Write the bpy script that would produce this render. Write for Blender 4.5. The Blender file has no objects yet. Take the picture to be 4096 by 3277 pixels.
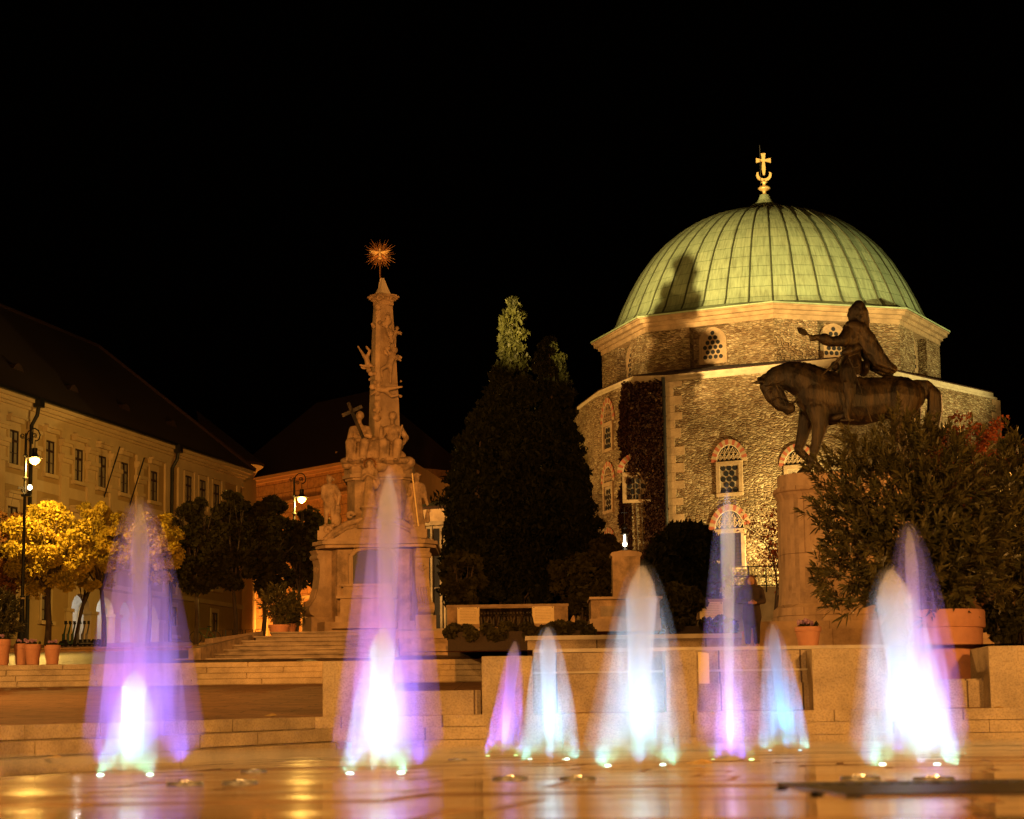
import bpy, bmesh, math, random
import numpy as np
from mathutils import Vector, Matrix
rnd = random.Random(7)
SC = bpy.context.scene
COL = SC.collection
R = math.radians

# ------------------------------------------------------------------ camera
FPX, HZ, ROLL, CAMZ = 8520.0, 2948.0, R(.76), .2
TH = math.atan((HZ-1638.5)/FPX)
c_, s_ = math.cos(ROLL), math.sin(ROLL)
UP0 = Vector((0, -math.sin(TH), math.cos(TH))); FW = Vector((0, math.cos(TH), math.sin(TH)))
RT = c_*Vector((1, 0, 0)) - s_*UP0; UP = s_*Vector((1, 0, 0)) + c_*UP0
cd = bpy.data.cameras.new('camera'); cam = bpy.data.objects.new('camera', cd); COL.objects.link(cam)
m = Matrix.Identity(4)
for i in range(3):
    m[i][0] = RT[i]; m[i][1] = UP[i]; m[i][2] = -FW[i]
m[0][3], m[1][3], m[2][3] = 0, 0, CAMZ
cam.matrix_world = m
cd.sensor_width = 36; cd.lens = 36*FPX/4096; cd.clip_end = 2000; cd.clip_start = .05
cd.dof.use_dof = True; cd.dof.focus_distance = 70; cd.dof.aperture_fstop = 4.2
SC.camera = cam

# ------------------------------------------------------------------ world (night sky) and exposure
W = bpy.data.worlds.new('World'); SC.world = W; W.use_nodes = True
bg = W.node_tree.nodes['Background']; bg.inputs[0].default_value = (.9, .45, .2, 1); bg.inputs[1].default_value = .0002
SC.view_settings.view_transform = 'Standard'; SC.view_settings.look = 'None'
SC.view_settings.exposure = 0; SC.view_settings.gamma = 1
try:
    SC.cycles.use_denoising = True; SC.cycles.denoiser = 'OPENIMAGEDENOISE'
    SC.cycles.max_bounces = 6; SC.cycles.diffuse_bounces = 2; SC.cycles.glossy_bounces = 3
    SC.cycles.transmission_bounces = 4; SC.cycles.volume_bounces = 0; SC.cycles.transparent_max_bounces = 24
    SC.cycles.sample_clamp_indirect = 3; SC.cycles.volume_max_steps = 64; SC.cycles.volume_step_rate = .5
except Exception: pass

def ray(x, y):
    X, Y = (x-2048)/FPX, (y-1638.5)/FPX
    return RT*X - UP*Y + FW
def at(x, y, Y):                      # photo pixel (4096 wide) at forward distance Y
    d = ray(x, y); return Vector((0, 0, CAMZ)) + d*(Y/d.y)
def atz(x, y, z):
    d = ray(x, y); return Vector((0, 0, CAMZ)) + d*((z-CAMZ)/d.z)

# ------------------------------------------------------------------ lights
SODIUM = (1, .46, .115); YEL = (1, .55, .1); GREENY = (1, .78, .3)
def lamp(kind, loc, power, color, target=None, size=.1, angle=None, blend=.3):
    l = bpy.data.lights.new(kind.lower()+'_light', kind); l.energy = power; l.color = color
    l.shadow_soft_size = size
    if kind == 'SPOT':
        l.spot_size = R(angle); l.spot_blend = blend
    o = bpy.data.objects.new(l.name, l); COL.objects.link(o); o.location = loc
    if target is not None:
        o.rotation_euler = (Vector(target)-Vector(loc)).to_track_quat('-Z', 'Y').to_euler()
    return o
# street lamps behind and beside the camera, and an added column spot
lamp('POINT', (-9, -4, 7), 24000, SODIUM, size=.3)
lamp('POINT', (11, 0, 7), 28000, SODIUM, size=.3)
lamp('POINT', (-19, 38, 9), 12000, SODIUM, size=.3)
lamp('SPOT', (-2, 14, 7), 85000, (1, .36, .055), (-5, 72, 9), .3, 24, .8)  # added to warm the votive column
lamp('POINT', (22, 58, 9), 6000, SODIUM, size=.3)
lamp('POINT', (13, 39, 6), 2200, (1, .4, .06), size=.15)
# floodlights of the domed building, with an added fill spot
lamp('SPOT', (-4.8, 77.5, 15.2), 190000, (1, .63, .2), (13, 113, 27.5), .12, 33, .75)
lamp('SPOT', (-13, 104, 5.4), 14000, (1, .5, .13), (4, 113, 13), .2, 70, .7)
lamp('SPOT', (44, 92, 8), 60000, (1, .8, .28), (20, 114, 25), .3, 30, .5)
lamp('SPOT', (15.0, 102.6, 7.9), 11000, (1, .7, .22), (13.4, 106., 10), .1, 140, .9)
lamp('SPOT', (25.5, 104, 8.2), 3500, (1, .66, .2), (21.5, 110, 15), .1, 100, .8)
lamp('SPOT', (34, 62, 8), 9000, (1, .55, .14), (15, 107, 15), .3, 26, .8)  # added weak fill from the front right

# ------------------------------------------------------------------ materials
MATS = {}
def newmat(name):
    m = bpy.data.materials.new(name); m.use_nodes = True; MATS[name] = m
    nt = m.node_tree; return m, nt, nt.nodes['Principled BSDF']
def N(nt, t, **k):
    n = nt.nodes.new(t)
    for a, v in k.items():
        if a.startswith('i_'):
            key = a[2:]
            key = int(key) if key.isdigit() else key.replace('_', ' ')
            n.inputs[key].default_value = v
        else: setattr(n, a, v)
    return n
def ramp(nt, stops):
    n = nt.nodes.new('ShaderNodeValToRGB'); e = n.color_ramp.elements
    while len(e) < len(stops): e.new(.5)
    for i, (p, c) in enumerate(stops):
        e[i].position = p; e[i].color = (c[0], c[1], c[2], 1)
    return n
def basic(name, c1, c2=None, scale=3, rough=.8, metal=0, bump=0, bscale=None, coord='Object', spec=.5, sz=1, det=6, stops=None):
    m, nt, b = newmat(name)
    c2 = c2 or tuple(v*.7 for v in c1)
    tc = N(nt, 'ShaderNodeTexCoord'); mp = N(nt, 'ShaderNodeMapping'); mp.inputs['Scale'].default_value = (1, 1, sz)
    nt.links.new(tc.outputs[coord], mp.inputs[0])
    n = N(nt, 'ShaderNodeTexNoise', i_Scale=scale, i_Detail=det, i_Roughness=.65); nt.links.new(mp.outputs[0], n.inputs['Vector'])
    r = ramp(nt, stops or [(.35, c2), (.65, c1)]); nt.links.new(n.outputs['Fac'], r.inputs[0]); nt.links.new(r.outputs[0], b.inputs['Base Color'])
    b.inputs['Roughness'].default_value = rough; b.inputs['Metallic'].default_value = metal
    b.inputs['Specular IOR Level'].default_value = spec
    if bump:
        n2 = N(nt, 'ShaderNodeTexNoise', i_Scale=bscale or scale*3, i_Detail=6, i_Roughness=.7); nt.links.new(mp.outputs[0], n2.inputs['Vector'])
        bp = N(nt, 'ShaderNodeBump', i_Strength=1., i_Distance=bump); nt.links.new(n2.outputs['Fac'], bp.inputs['Height']); nt.links.new(bp.outputs[0], b.inputs['Normal'])
    return m
basic('stone', (.4, .28, .17), (.24, .165, .1), 1.6, .85, bump=.02, bscale=14)
basic('stone_dark', (.3, .235, .165), (.13, .1, .07), 1.3, .85, bump=.03, bscale=9, stops=[(.3, (.12, .09, .06)), (.55, (.27, .21, .15)), (.8, (.36, .29, .2))])
basic('carved_stone', (.42, .285, .165), (.17, .115, .065), 2.5, .85, bump=.025, bscale=22)
basic('pale_stone', (.55, .47, .35), (.4, .33, .24), 2, .85, bump=.01, bscale=12)
basic('bronze', (.15, .085, .03), (.035, .02, .012), 6, .48, .3, .03, 22, sz=.16, det=9, stops=[(.38, (.004, .0025, .002)), (.47, (.012, .007, .0035)), (.55, (.034, .021, .008)), (.74, (.075, .05, .02))])
basic('terracotta', (.5, .22, .11), (.42, .18, .09), 5, .75, bump=.002, bscale=40)
basic('plaster_ochre', (.45, .3, .12), (.38, .25, .1), .6, .9, bump=.004, bscale=20)
basic('plaster_trim', (.62, .47, .26), (.54, .4, .22), .8, .9)
basic('plaster_white', (.7, .68, .62), (.6, .58, .52), 1, .9)
basic('plaster_orange', (.55, .3, .14), (.46, .24, .11), .6, .9)
basic('roof_tile', (.04, .014, .01), (.02, .008, .006), 6, .9, bump=.03, bscale=30)
basic('dark_frame', (.05, .025, .015), (.03, .015, .01), 5, .5)
basic('window_glass', (.03, .03, .035), (.015, .015, .02), .5, .08, spec=.8)
basic('curtain', (.35, .3, .22), (.22, .18, .13), 2, .9, sz=.1)
basic('iron', (.02, .018, .016), (.012, .011, .01), 8, .45, .6)
basic('dark_metal', (.03, .03, .03), (.015, .015, .015), 6, .4, .5)
basic('gold', (.8, .62, .3), (.7, .5, .22), 5, .5, .4)
basic('gilt_copper', (.34, .16, .05), (.2, .09, .03), 5, .45, .7)
basic('brick_red', (.34, .09, .05), (.24, .06, .035), 6, .85)
basic('bark', (.09, .06, .04), (.04, .028, .02), 8, .9, bump=.02, bscale=20, sz=.3)
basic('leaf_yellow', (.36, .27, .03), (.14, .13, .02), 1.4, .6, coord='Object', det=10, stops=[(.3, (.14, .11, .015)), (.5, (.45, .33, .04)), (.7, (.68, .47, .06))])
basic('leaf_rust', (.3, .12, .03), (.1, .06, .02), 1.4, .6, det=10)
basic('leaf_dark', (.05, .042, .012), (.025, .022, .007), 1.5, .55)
basic('leaf_conifer', (.018, .019, .004), (.009, .01, .0025), 1.8, .6)
basic('leaf_oleander', (.12, .095, .03), (.045, .045, .014), 3, .38)
basic('leaf_shadow', (.035, .013, .007), (.015, .006, .004), 3, .7)  # near-black leaves, the corner's tree shadow put into their colour
basic('leaf_red', (.35, .1, .03), (.2, .05, .02), 3, .6)
basic('flower_pansy', (.35, .2, .25), (.12, .03, .08), 30, .7)
basic('soil', (.04, .025, .015), (.02, .014, .01), 20, .95)
basic('scooter_green', (.03, .12, .05), (.02, .09, .04), 5, .4)
basic('scooter_grey', (.16, .17, .17), (.1, .11, .11), 5, .4)
basic('rubber', (.015, .015, .015), (.01, .01, .01), 5, .7)
basic('skin', (.45, .24, .15), (.38, .19, .12), 6, .6)
basic('dark_cloth', (.05, .03, .035), (.03, .02, .022), 10, .9)
basic('hair', (.12, .05, .03), (.06, .03, .02), 20, .7)
basic('paper', (.75, .6, .35), (.68, .53, .3), 3, .8)
basic('dark_letter', (.06, .04, .03), (.05, .035, .025), 5, .8)
basic('joint_dark', (.012, .008, .006), (.008, .006, .004), 8, .35)
basic('plaster_dim', (.3, .13, .05), (.22, .1, .04), .6, .9)
basic('steel', (.55, .55, .55), (.4, .4, .4), 5, .25, .9)
basic('fallen_leaf', (.5, .34, .1), (.35, .2, .05), 9, .7)

def emit(name, col, s):
    m, nt, b = newmat(name); b.inputs['Base Color'].default_value = (*col, 1)
    b.inputs['Emission Color'].default_value = (*col, 1); b.inputs['Emission Strength'].default_value = s; return m
emit('sodium_bulb', (1, .5, .07), 16); emit('white_bulb', (1, .85, .6), 12)
emit('fountain_bulb', (.55, 1, .85), 7); emit('green_bulb', (.45, 1, .4), 4); emit('blue_bulb', (.25, .7, 1), 6)

def rubble(name='rubble', tint=1.0):
    m, nt, b = newmat(name); tint = .8
    tc = N(nt, 'ShaderNodeTexCoord'); mp = N(nt, 'ShaderNodeMapping'); mp.inputs['Scale'].default_value = (4.3, 9.5, 1)
    nz = N(nt, 'ShaderNodeTexNoise', i_Scale=1.3, i_Detail=4); mx = N(nt, 'ShaderNodeMixRGB', i_Fac=.05)
    nt.links.new(tc.outputs['UV'], nz.inputs['Vector']); nt.links.new(tc.outputs['UV'], mx.inputs[1]); nt.links.new(nz.outputs['Color'], mx.inputs[2])
    nt.links.new(mx.outputs[0], mp.inputs[0])
    v = N(nt, 'ShaderNodeTexVoronoi', i_Scale=1., i_Randomness=.85); nt.links.new(mp.outputs[0], v.inputs['Vector'])
    e = N(nt, 'ShaderNodeTexVoronoi', feature='DISTANCE_TO_EDGE', i_Scale=1., i_Randomness=.85); nt.links.new(mp.outputs[0], e.inputs['Vector'])
    hs = N(nt, 'ShaderNodeSeparateColor'); nt.links.new(v.outputs['Color'], hs.inputs[0])
    r = ramp(nt, [(0, (.2*tint, .13*tint, .08*tint)), (.35, (.34*tint, .255*tint, .17*tint)), (.75, (.4*tint, .32*tint, .22*tint)), (1, (.52*tint, .44*tint, .32*tint))])
    nt.links.new(hs.outputs[0], r.inputs[0])
    er = ramp(nt, [(0, (.8, .77, .72)), (.07, (1, 1, 1))]); nt.links.new(e.outputs['Distance'], er.inputs[0])
    mu = N(nt, 'ShaderNodeMixRGB', blend_type='MULTIPLY', i_Fac=1.); nt.links.new(r.outputs[0], mu.inputs[1]); nt.links.new(er.outputs[0], mu.inputs[2])
    st = N(nt, 'ShaderNodeTexNoise', i_Scale=.45, i_Detail=5); nt.links.new(tc.outputs['UV'], st.inputs['Vector'])
    sr = ramp(nt, [(.35, (.62, .58, .5)), (.6, (1.05, 1, .95))]); nt.links.new(st.outputs['Fac'], sr.inputs[0])
    mu2 = N(nt, 'ShaderNodeMixRGB', blend_type='MULTIPLY', i_Fac=1.); nt.links.new(mu.outputs[0], mu2.inputs[1]); nt.links.new(sr.outputs[0], mu2.inputs[2])
    nt.links.new(mu2.outputs[0], b.inputs['Base Color']); b.inputs['Roughness'].default_value = .95; b.inputs['Specular IOR Level'].default_value = .15
    fn = N(nt, 'ShaderNodeTexNoise', i_Scale=7, i_Detail=6, i_Roughness=.7); nt.links.new(tc.outputs['UV'], fn.inputs['Vector'])
    er2 = ramp(nt, [(0, (0, 0, 0)), (.22, (1, 1, 1))]); nt.links.new(e.outputs['Distance'], er2.inputs[0])
    a = N(nt, 'ShaderNodeMath', operation='MULTIPLY_ADD'); a.inputs[1].default_value = .9
    nt.links.new(fn.outputs['Fac'], a.inputs[0]); nt.links.new(er2.outputs[0], a.inputs[2])
    a2 = N(nt, 'ShaderNodeMath', operation='MULTIPLY_ADD'); a2.inputs[1].default_value = .8
    nt.links.new(hs.outputs[1], a2.inputs[0]); nt.links.new(a.outputs[0], a2.inputs[2])
    bp = N(nt, 'ShaderNodeBump', i_Strength=1., i_Distance=.06); nt.links.new(a2.outputs[0], bp.inputs['Height']); nt.links.new(bp.outputs[0], b.inputs['Normal'])
rubble()
def blocks(name, c1, c2, bw, bh, mortar=.012, jc=(.1, .07, .04), rough=.8, spec=.3, bump=.01, off=.5, nscale=3, speck=0):
    m, nt, b = newmat(name)
    tc = N(nt, 'ShaderNodeTexCoord')
    br = N(nt, 'ShaderNodeTexBrick', i_Scale=1., offset=off); br.inputs['Brick Width'].default_value = bw; br.inputs['Row Height'].default_value = bh
    br.inputs['Mortar Size'].default_value = mortar; br.inputs['Mortar Smooth'].default_value = .1; br.inputs['Bias'].default_value = 0
    br.inputs['Color1'].default_value = (*c1, 1); br.inputs['Color2'].default_value = (*c2, 1); br.inputs['Mortar'].default_value = (*jc, 1)
    nt.links.new(tc.outputs['UV'], br.inputs['Vector'])
    n = N(nt, 'ShaderNodeTexNoise', i_Scale=nscale, i_Detail=8, i_Roughness=.7); nt.links.new(tc.outputs['UV'], n.inputs['Vector'])
    r = ramp(nt, [(.3, (.5, .46, .42)), (.47, (.85, .82, .78)), (.62, (1.1, 1.06, 1.0))]); nt.links.new(n.outputs['Fac'], r.inputs[0])
    mu = N(nt, 'ShaderNodeMixRGB', blend_type='MULTIPLY', i_Fac=1.); nt.links.new(br.outputs['Color'], mu.inputs[1]); nt.links.new(r.outputs[0], mu.inputs[2])
    last = mu
    if speck:
        v = N(nt, 'ShaderNodeTexNoise', i_Scale=speck, i_Detail=2); nt.links.new(tc.outputs['UV'], v.inputs['Vector'])
        r2 = ramp(nt, [(.36, (.8, .78, .75)), (.55, (1.06, 1.06, 1.06))]); nt.links.new(v.outputs['Fac'], r2.inputs[0])
        last = N(nt, 'ShaderNodeMixRGB', blend_type='MULTIPLY', i_Fac=1.); nt.links.new(mu.outputs[0], last.inputs[1]); nt.links.new(r2.outputs[0], last.inputs[2])
    nt.links.new(last.outputs[0], b.inputs['Base Color']); b.inputs['Roughness'].default_value = rough; b.inputs['Specular IOR Level'].default_value = spec
    n2 = N(nt, 'ShaderNodeTexNoise', i_Scale=nscale*6, i_Detail=5); nt.links.new(tc.outputs['UV'], n2.inputs['Vector'])
    a = N(nt, 'ShaderNodeMath', operation='MULTIPLY_ADD'); a.inputs[1].default_value = -2.; nt.links.new(br.outputs['Fac'], a.inputs[0]); nt.links.new(n2.outputs['Fac'], a.inputs[2])
    bp = N(nt, 'ShaderNodeBump', i_Strength=1., i_Distance=bump); nt.links.new(a.outputs[0], bp.inputs['Height']); nt.links.new(bp.outputs[0], b.inputs['Normal'])
    return m, nt, b
blocks('ashlar', (.5, .42, .31), (.42, .35, .25), .95, .5, .01, (.2, .15, .1))
blocks('granite_step', (.4, .31, .21), (.34, .26, .17), 2.45, 40, .012, (.09, .06, .04), .7, .35, .006, nscale=2, speck=45)
blocks('granite_block', (.46, .37, .24), (.42, .33, .21), 60, 60, .0, speck=38, nscale=1.3)
blocks('wall_slab', (.42, .33, .22), (.37, .29, .19), 1.12, 40, .012, (.12, .08, .05), speck=40, nscale=1.4)
blocks('terrace_paving', (.34, .18, .085), (.28, .15, .07), 1.3, .62, .012, (.08, .05, .03), .7, .1, .006, nscale=2)
blocks('brick_paving', (.2, .1, .06), (.15, .075, .045), .24, .12, .012, (.03, .02, .015), .45, .3, .02, nscale=2)
blocks('rusticated_orange', (.56, .31, .15), (.52, .28, .13), 2.4, .85, .03, (.3, .15, .07), .9, .2, .03)
blocks('plinth_stone', (.42, .3, .2), (.38, .27, .18), 1.6, 1.3, .008, (.25, .16, .1), .8, .3, .006, nscale=1.2)
blocks('dome_copper', (.36, .49, .34), (.31, .44, .31), 9, .62, .015, (.2, .3, .2), .6, .3, .02, nscale=.9)

def wet():
    m, nt, b = newmat('wet_paving')
    tc = N(nt, 'ShaderNodeTexCoord'); mp = N(nt, 'ShaderNodeMapping'); mp.inputs['Rotation'].default_value = (0, 0, R(-14)); nt.links.new(tc.outputs['Object'], mp.inputs[0])
    br = N(nt, 'ShaderNodeTexBrick', i_Scale=1., offset=.5); br.inputs['Brick Width'].default_value = 1.5; br.inputs['Row Height'].default_value = 1.0
    br.inputs['Mortar Size'].default_value = .0; br.inputs['Mortar Smooth'].default_value = .2
    br.inputs['Color1'].default_value = (.17, .115, .065, 1); br.inputs['Color2'].default_value = (.12, .08, .045, 1); br.inputs['Mortar'].default_value = (.03, .02, .012, 1)
    nt.links.new(mp.outputs[0], br.inputs['Vector'])
    m3 = N(nt, 'ShaderNodeMapping'); m3.inputs['Scale'].default_value = (.55, 1.7, 1); nt.links.new(tc.outputs['Object'], m3.inputs[0])
    n = N(nt, 'ShaderNodeTexNoise', i_Scale=1.3, i_Detail=8, i_Roughness=.62); nt.links.new(m3.outputs[0], n.inputs['Vector'])
    r = ramp(nt, [(.38, (.45, .4, .36)), (.58, (1.15, 1.1, 1.05))]); nt.links.new(n.outputs['Fac'], r.inputs[0])
    mu = N(nt, 'ShaderNodeMixRGB', blend_type='MULTIPLY', i_Fac=1.); nt.links.new(br.outputs['Color'], mu.inputs[1]); nt.links.new(r.outputs[0], mu.inputs[2]); nt.links.new(mu.outputs[0], b.inputs['Base Color'])
    rr = ramp(nt, [(.42, (.015, .015, .015)), (.52, (.06, .06, .06)), (.62, (.22, .22, .22))]); nt.links.new(n.outputs['Fac'], rr.inputs[0]); nt.links.new(rr.outputs[0], b.inputs['Roughness'])
    w = N(nt, 'ShaderNodeTexNoise', i_Scale=3.2, i_Detail=5); nt.links.new(tc.outputs['Object'], w.inputs['Vector'])
    a = N(nt, 'ShaderNodeMath', operation='MULTIPLY_ADD'); a.inputs[1].default_value = 0; nt.links.new(br.outputs['Fac'], a.inputs[0]); nt.links.new(w.outputs['Fac'], a.inputs[2])
    bp = N(nt, 'ShaderNodeBump', i_Strength=1., i_Distance=.007); nt.links.new(a.outputs[0], bp.inputs['Height']); nt.links.new(bp.outputs[0], b.inputs['Normal'])
    b.inputs['Coat Weight'].default_value = .7; b.inputs['Coat Roughness'].default_value = .08
wet()
def foliage_fix():
    for k in MATS:
        if k.startswith('leaf_'):
            nt = MATS[k].node_tree; b = nt.nodes['Principled BSDF']
            out = nt.nodes['Material Output']; t = N(nt, 'ShaderNodeBsdfTranslucent'); mx = N(nt, 'ShaderNodeMixShader', i_Fac=.25)
            src = b.inputs['Base Color'].links[0].from_socket; b.inputs['Specular IOR Level'].default_value = .3 if 'oleander' in k else .08; nt.links.new(src, t.inputs[0])
            nt.links.new(b.outputs[0], mx.inputs[1]); nt.links.new(t.outputs[0], mx.inputs[2]); nt.links.new(mx.outputs[0], out.inputs[0])
foliage_fix()

# ------------------------------------------------------------------ mesh helpers
class MB:
    def __init__(s): s.v = []; s.f = []
    def add(s, vs, fs):
        o = len(s.v); s.v += [tuple(p) for p in vs]; s.f += [tuple(i+o for i in f) for f in fs]; return s
    def box(s, x0, x1, y0, y1, z0, z1, rot=0, ctr=None):
        vs = [(x, y, z) for z in (z0, z1) for x, y in ((x0, y0), (x1, y0), (x1, y1), (x0, y1))]
        if rot:
            cx, cy = ctr or ((x0+x1)/2, (y0+y1)/2); c, q = math.cos(rot), math.sin(rot)
            vs = [(cx+(x-cx)*c-(y-cy)*q, cy+(x-cx)*q+(y-cy)*c, z) for x, y, z in vs]
        return s.add(vs, [(3, 2, 1, 0), (4, 5, 6, 7), (0, 1, 5, 4), (1, 2, 6, 5), (2, 3, 7, 6), (3, 0, 4, 7)])
    def prism(s, poly, z0, z1):        # poly CCW; z0/z1 numbers or lists
        n = len(poly); a = z0 if hasattr(z0, '__len__') else [z0]*n; b = z1 if hasattr(z1, '__len__') else [z1]*n
        vs = [(p[0], p[1], a[i]) for i, p in enumerate(poly)]+[(p[0], p[1], b[i]) for i, p in enumerate(poly)]
        return s.add(vs, [tuple(range(n))[::-1], tuple(range(n, 2*n))]+[(i, (i+1) % n, n+(i+1) % n, n+i) for i in range(n)])
    def lathe(s, prof, c=(0, 0, 0), n=24, sx=1, sy=1, wav=None):
        vs = []; fs = []
        for r, z in prof:
            for k in range(n):
                a = 2*math.pi*k/n; q = r*(wav(a, z) if wav else 1)
                vs.append((c[0]+q*sx*math.cos(a), c[1]+q*sy*math.sin(a), c[2]+z))
        for j in range(len(prof)-1):
            for k in range(n): fs.append((j*n+k, j*n+(k+1) % n, (j+1)*n+(k+1) % n, (j+1)*n+k))
        fs.append(tuple(range(n))[::-1]); fs.append(tuple((len(prof)-1)*n+k for k in range(n)))
        return s.add(vs, fs)
    def tube(s, pts, r, n=8, sy=1, cap=True):
        pts = [Vector(p) for p in pts]; rs = r if hasattr(r, '__len__') else [r]*len(pts)
        vs = []; fs = []; pu = None
        for i, p in enumerate(pts):
            d = (pts[min(i+1, len(pts)-1)]-pts[max(i-1, 0)]).normalized()
            if pu is None: pu = d.orthogonal().normalized()
            pu = (pu-d*pu.dot(d)); pu = pu.normalized() if pu.length > 1e-6 else d.orthogonal().normalized()
            w = d.cross(pu)
            for k in range(n):
                a = 2*math.pi*k/n; o = (pu*math.cos(a)+w*math.sin(a))*rs[i]; vs.append((p.x+o.x, p.y+o.y*sy, p.z+o.z))
        for j in range(len(pts)-1):
            for k in range(n): fs.append((j*n+k, j*n+(k+1) % n, (j+1)*n+(k+1) % n, (j+1)*n+k))
        if cap: fs.append(tuple(range(n))[::-1]); fs.append(tuple((len(pts)-1)*n+k for k in range(n)))
        return s.add(vs, fs)
    def caps(s, p0, r0, p1, r1, sy=1, n=14):   # tapered capsule
        p0, p1 = Vector(p0), Vector(p1); d = p1-p0; L = d.length or 1e-4; d = d/L if L > 1e-4 else Vector((0, 0, 1))
        pts = []; rs = []
        for a in (-80, -55, -28): pts.append(p0+d*r0*math.sin(R(a))); rs.append(r0*math.cos(R(a)))
        pts.append(p0); rs.append(r0); pts.append(p1); rs.append(r1)
        for a in (28, 55, 80): pts.append(p1+d*r1*math.sin(R(a))); rs.append(r1*math.cos(R(a)))
        return s.tube(pts, rs, n, sy)
    def ell(s, c, r, n=14):
        prof = [(max(math.sin(math.pi*i/10), .02), -math.cos(math.pi*i/10)) for i in range(11)]
        vs = MB().lathe(prof, (0, 0, 0), n); return s.add([(c[0]+x*r[0], c[1]+y*r[1], c[2]+z*r[2]) for x, y, z in vs.v], vs.f)
    def plate(s, fr, pts2, d0, d1):    # closed plate on a plane frame: outline (u,v), from depth d0 to d1
        n = len(pts2)
        vs = [fr(u, v, d0) for u, v in pts2]+[fr(u, v, d1) for u, v in pts2]
        return s.add(vs, [tuple(range(n))[::-1], tuple(range(n, 2*n))]+[(i, (i+1) % n, n+(i+1) % n, n+i) for i in range(n)])
    def rect(s, fr, u0, u1, v0, v1, d0, d1): return s.plate(fr, [(u0, v0), (u1, v0), (u1, v1), (u0, v1)], d0, d1)
    def build(s, name, mat, parent=None, smooth=False, recalc=True):
        me = bpy.data.meshes.new(name)
        off = Vector((0, 0, 0))
        if parent:
            q = parent
            while q: off += q.location; q = q.parent
        me.from_pydata([(x-off.x, y-off.y, z-off.z) for x, y, z in s.v], [], s.f)
        if recalc:
            bm = bmesh.new(); bm.from_mesh(me); bmesh.ops.recalc_face_normals(bm, faces=bm.faces); bm.to_mesh(me); bm.free()
        return finish(me, name, mat, parent, smooth, off)
def finish(me, name, mat, parent, smooth, off=Vector((0, 0, 0)), uv=True):
    me.materials.append(MATS[mat])
    if uv and len(me.polygons) < 60000:
        ul = me.uv_layers.new(name='UVMap')
        for p in me.polygons:
            n = p.normal
            h = Vector((-n.y, n.x)); flat = h.length < .6
            if not flat: h.normalize()
            for li in p.loop_indices:
                co = me.vertices[me.loops[li].vertex_index].co+off
                ul.data[li].uv = (co.x, co.y) if flat else (co.x*h.x+co.y*h.y, co.z)
    if smooth:
        for p in me.polygons: p.use_smooth = True
        if smooth != True: 
            try: me.set_sharp_from_angle(angle=R(smooth))
            except Exception: pass
    o = bpy.data.objects.new(name, me); COL.objects.link(o)
    if parent: o.parent = parent
    return o
def tag(o, label=None, cat=None, group=None, kind=None):
    if label: o['label'] = label
    if cat: o['category'] = cat
    if group: o['group'] = group
    if kind: o['kind'] = kind
    return o
def empty(name, loc, label=None, cat=None, group=None):
    o = bpy.data.objects.new(name, None); COL.objects.link(o); o.location = loc; o.empty_display_size = .3
    return tag(o, label, cat, group)
def copy_tree(o, loc=None, parent=None, label=None, rz=None, sc=None):
    c = o.copy(); COL.objects.link(c)
    if parent is not None: c.parent = parent
    if loc is not None: c.location = loc
    if label: c['label'] = label
    if rz is not None: c.rotation_euler[2] = rz
    if sc is not None: c.scale = (sc, sc, sc)
    for ch in list(o.children): copy_tree(ch, parent=c)
    return c
def sculpt(mb, name, mat, parent, voxel, smooth=4):   # union of overlapping solids -> one continuous skin
    off = Vector((0, 0, 0)); q = parent
    while q: off += q.location; q = q.parent
    me = bpy.data.meshes.new('tmp'); me.from_pydata([(x-off.x, y-off.y, z-off.z) for x, y, z in mb.v], [], mb.f)
    bm = bmesh.new(); bm.from_mesh(me); bmesh.ops.recalc_face_normals(bm, faces=bm.faces); bm.to_mesh(me); bm.free()
    o = bpy.data.objects.new('tmp', me); COL.objects.link(o)
    r = o.modifiers.new('r', 'REMESH'); r.mode = 'VOXEL'; r.voxel_size = voxel; r.use_smooth_shade = True
    s = o.modifiers.new('s', 'SMOOTH'); s.iterations = smooth; s.factor = .5
    bpy.context.view_layer.update()
    dg = bpy.context.evaluated_depsgraph_get(); me2 = bpy.data.meshes.new_from_object(o.evaluated_get(dg)); me2.name = name
    bpy.data.objects.remove(o); bpy.data.meshes.remove(me); me2.materials.clear()
    return finish(me2, name, mat, parent, True, uv=False)
def np_mesh(name, mat, parent, V, F, off=None):   # V (n,3) F (m,4)
    me = bpy.data.meshes.new(name)
    V = np.asarray(V, np.float32); F = np.asarray(F, np.int32)
    if off is None:
        off = Vector((0, 0, 0)); q = parent
        while q: off += q.location; q = q.parent
    V = V-np.array(off, np.float32)
    me.vertices.add(len(V)); me.vertices.foreach_set('co', V.ravel())
    me.loops.add(F.size); me.loops.foreach_set('vertex_index', F.ravel())
    me.polygons.add(len(F)); me.polygons.foreach_set('loop_start', np.arange(0, F.size, F.shape[1], dtype=np.int32))
    me.update(calc_edges=True); me.validate()
    me.materials.append(MATS[mat]); o = bpy.data.objects.new(name, me); COL.objects.link(o); o.parent = parent
    return o
def frame(p0, t, n):                    # wall frame: u along t, v = world z, d outwards
    p0 = Vector((p0[0], p0[1], 0)); t = Vector((t[0], t[1], 0)).normalized(); n = Vector((n[0], n[1], 0)).normalized()
    return lambda u, v, d=0: p0+t*u+n*d+Vector((0, 0, v))
def wall_hit(x, y, p0, t, n):           # photo pixel -> (u, v) on the wall
    p0 = Vector((p0[0], p0[1], 0)); t = Vector((t[0], t[1], 0)).normalized(); n = Vector((n[0], n[1], 0)).normalized()
    o = Vector((0, 0, CAMZ)); d = ray(x, y); k = (p0-o).dot(n)/d.dot(n); q = o+d*k
    return (q-p0).dot(t), q.z

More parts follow.
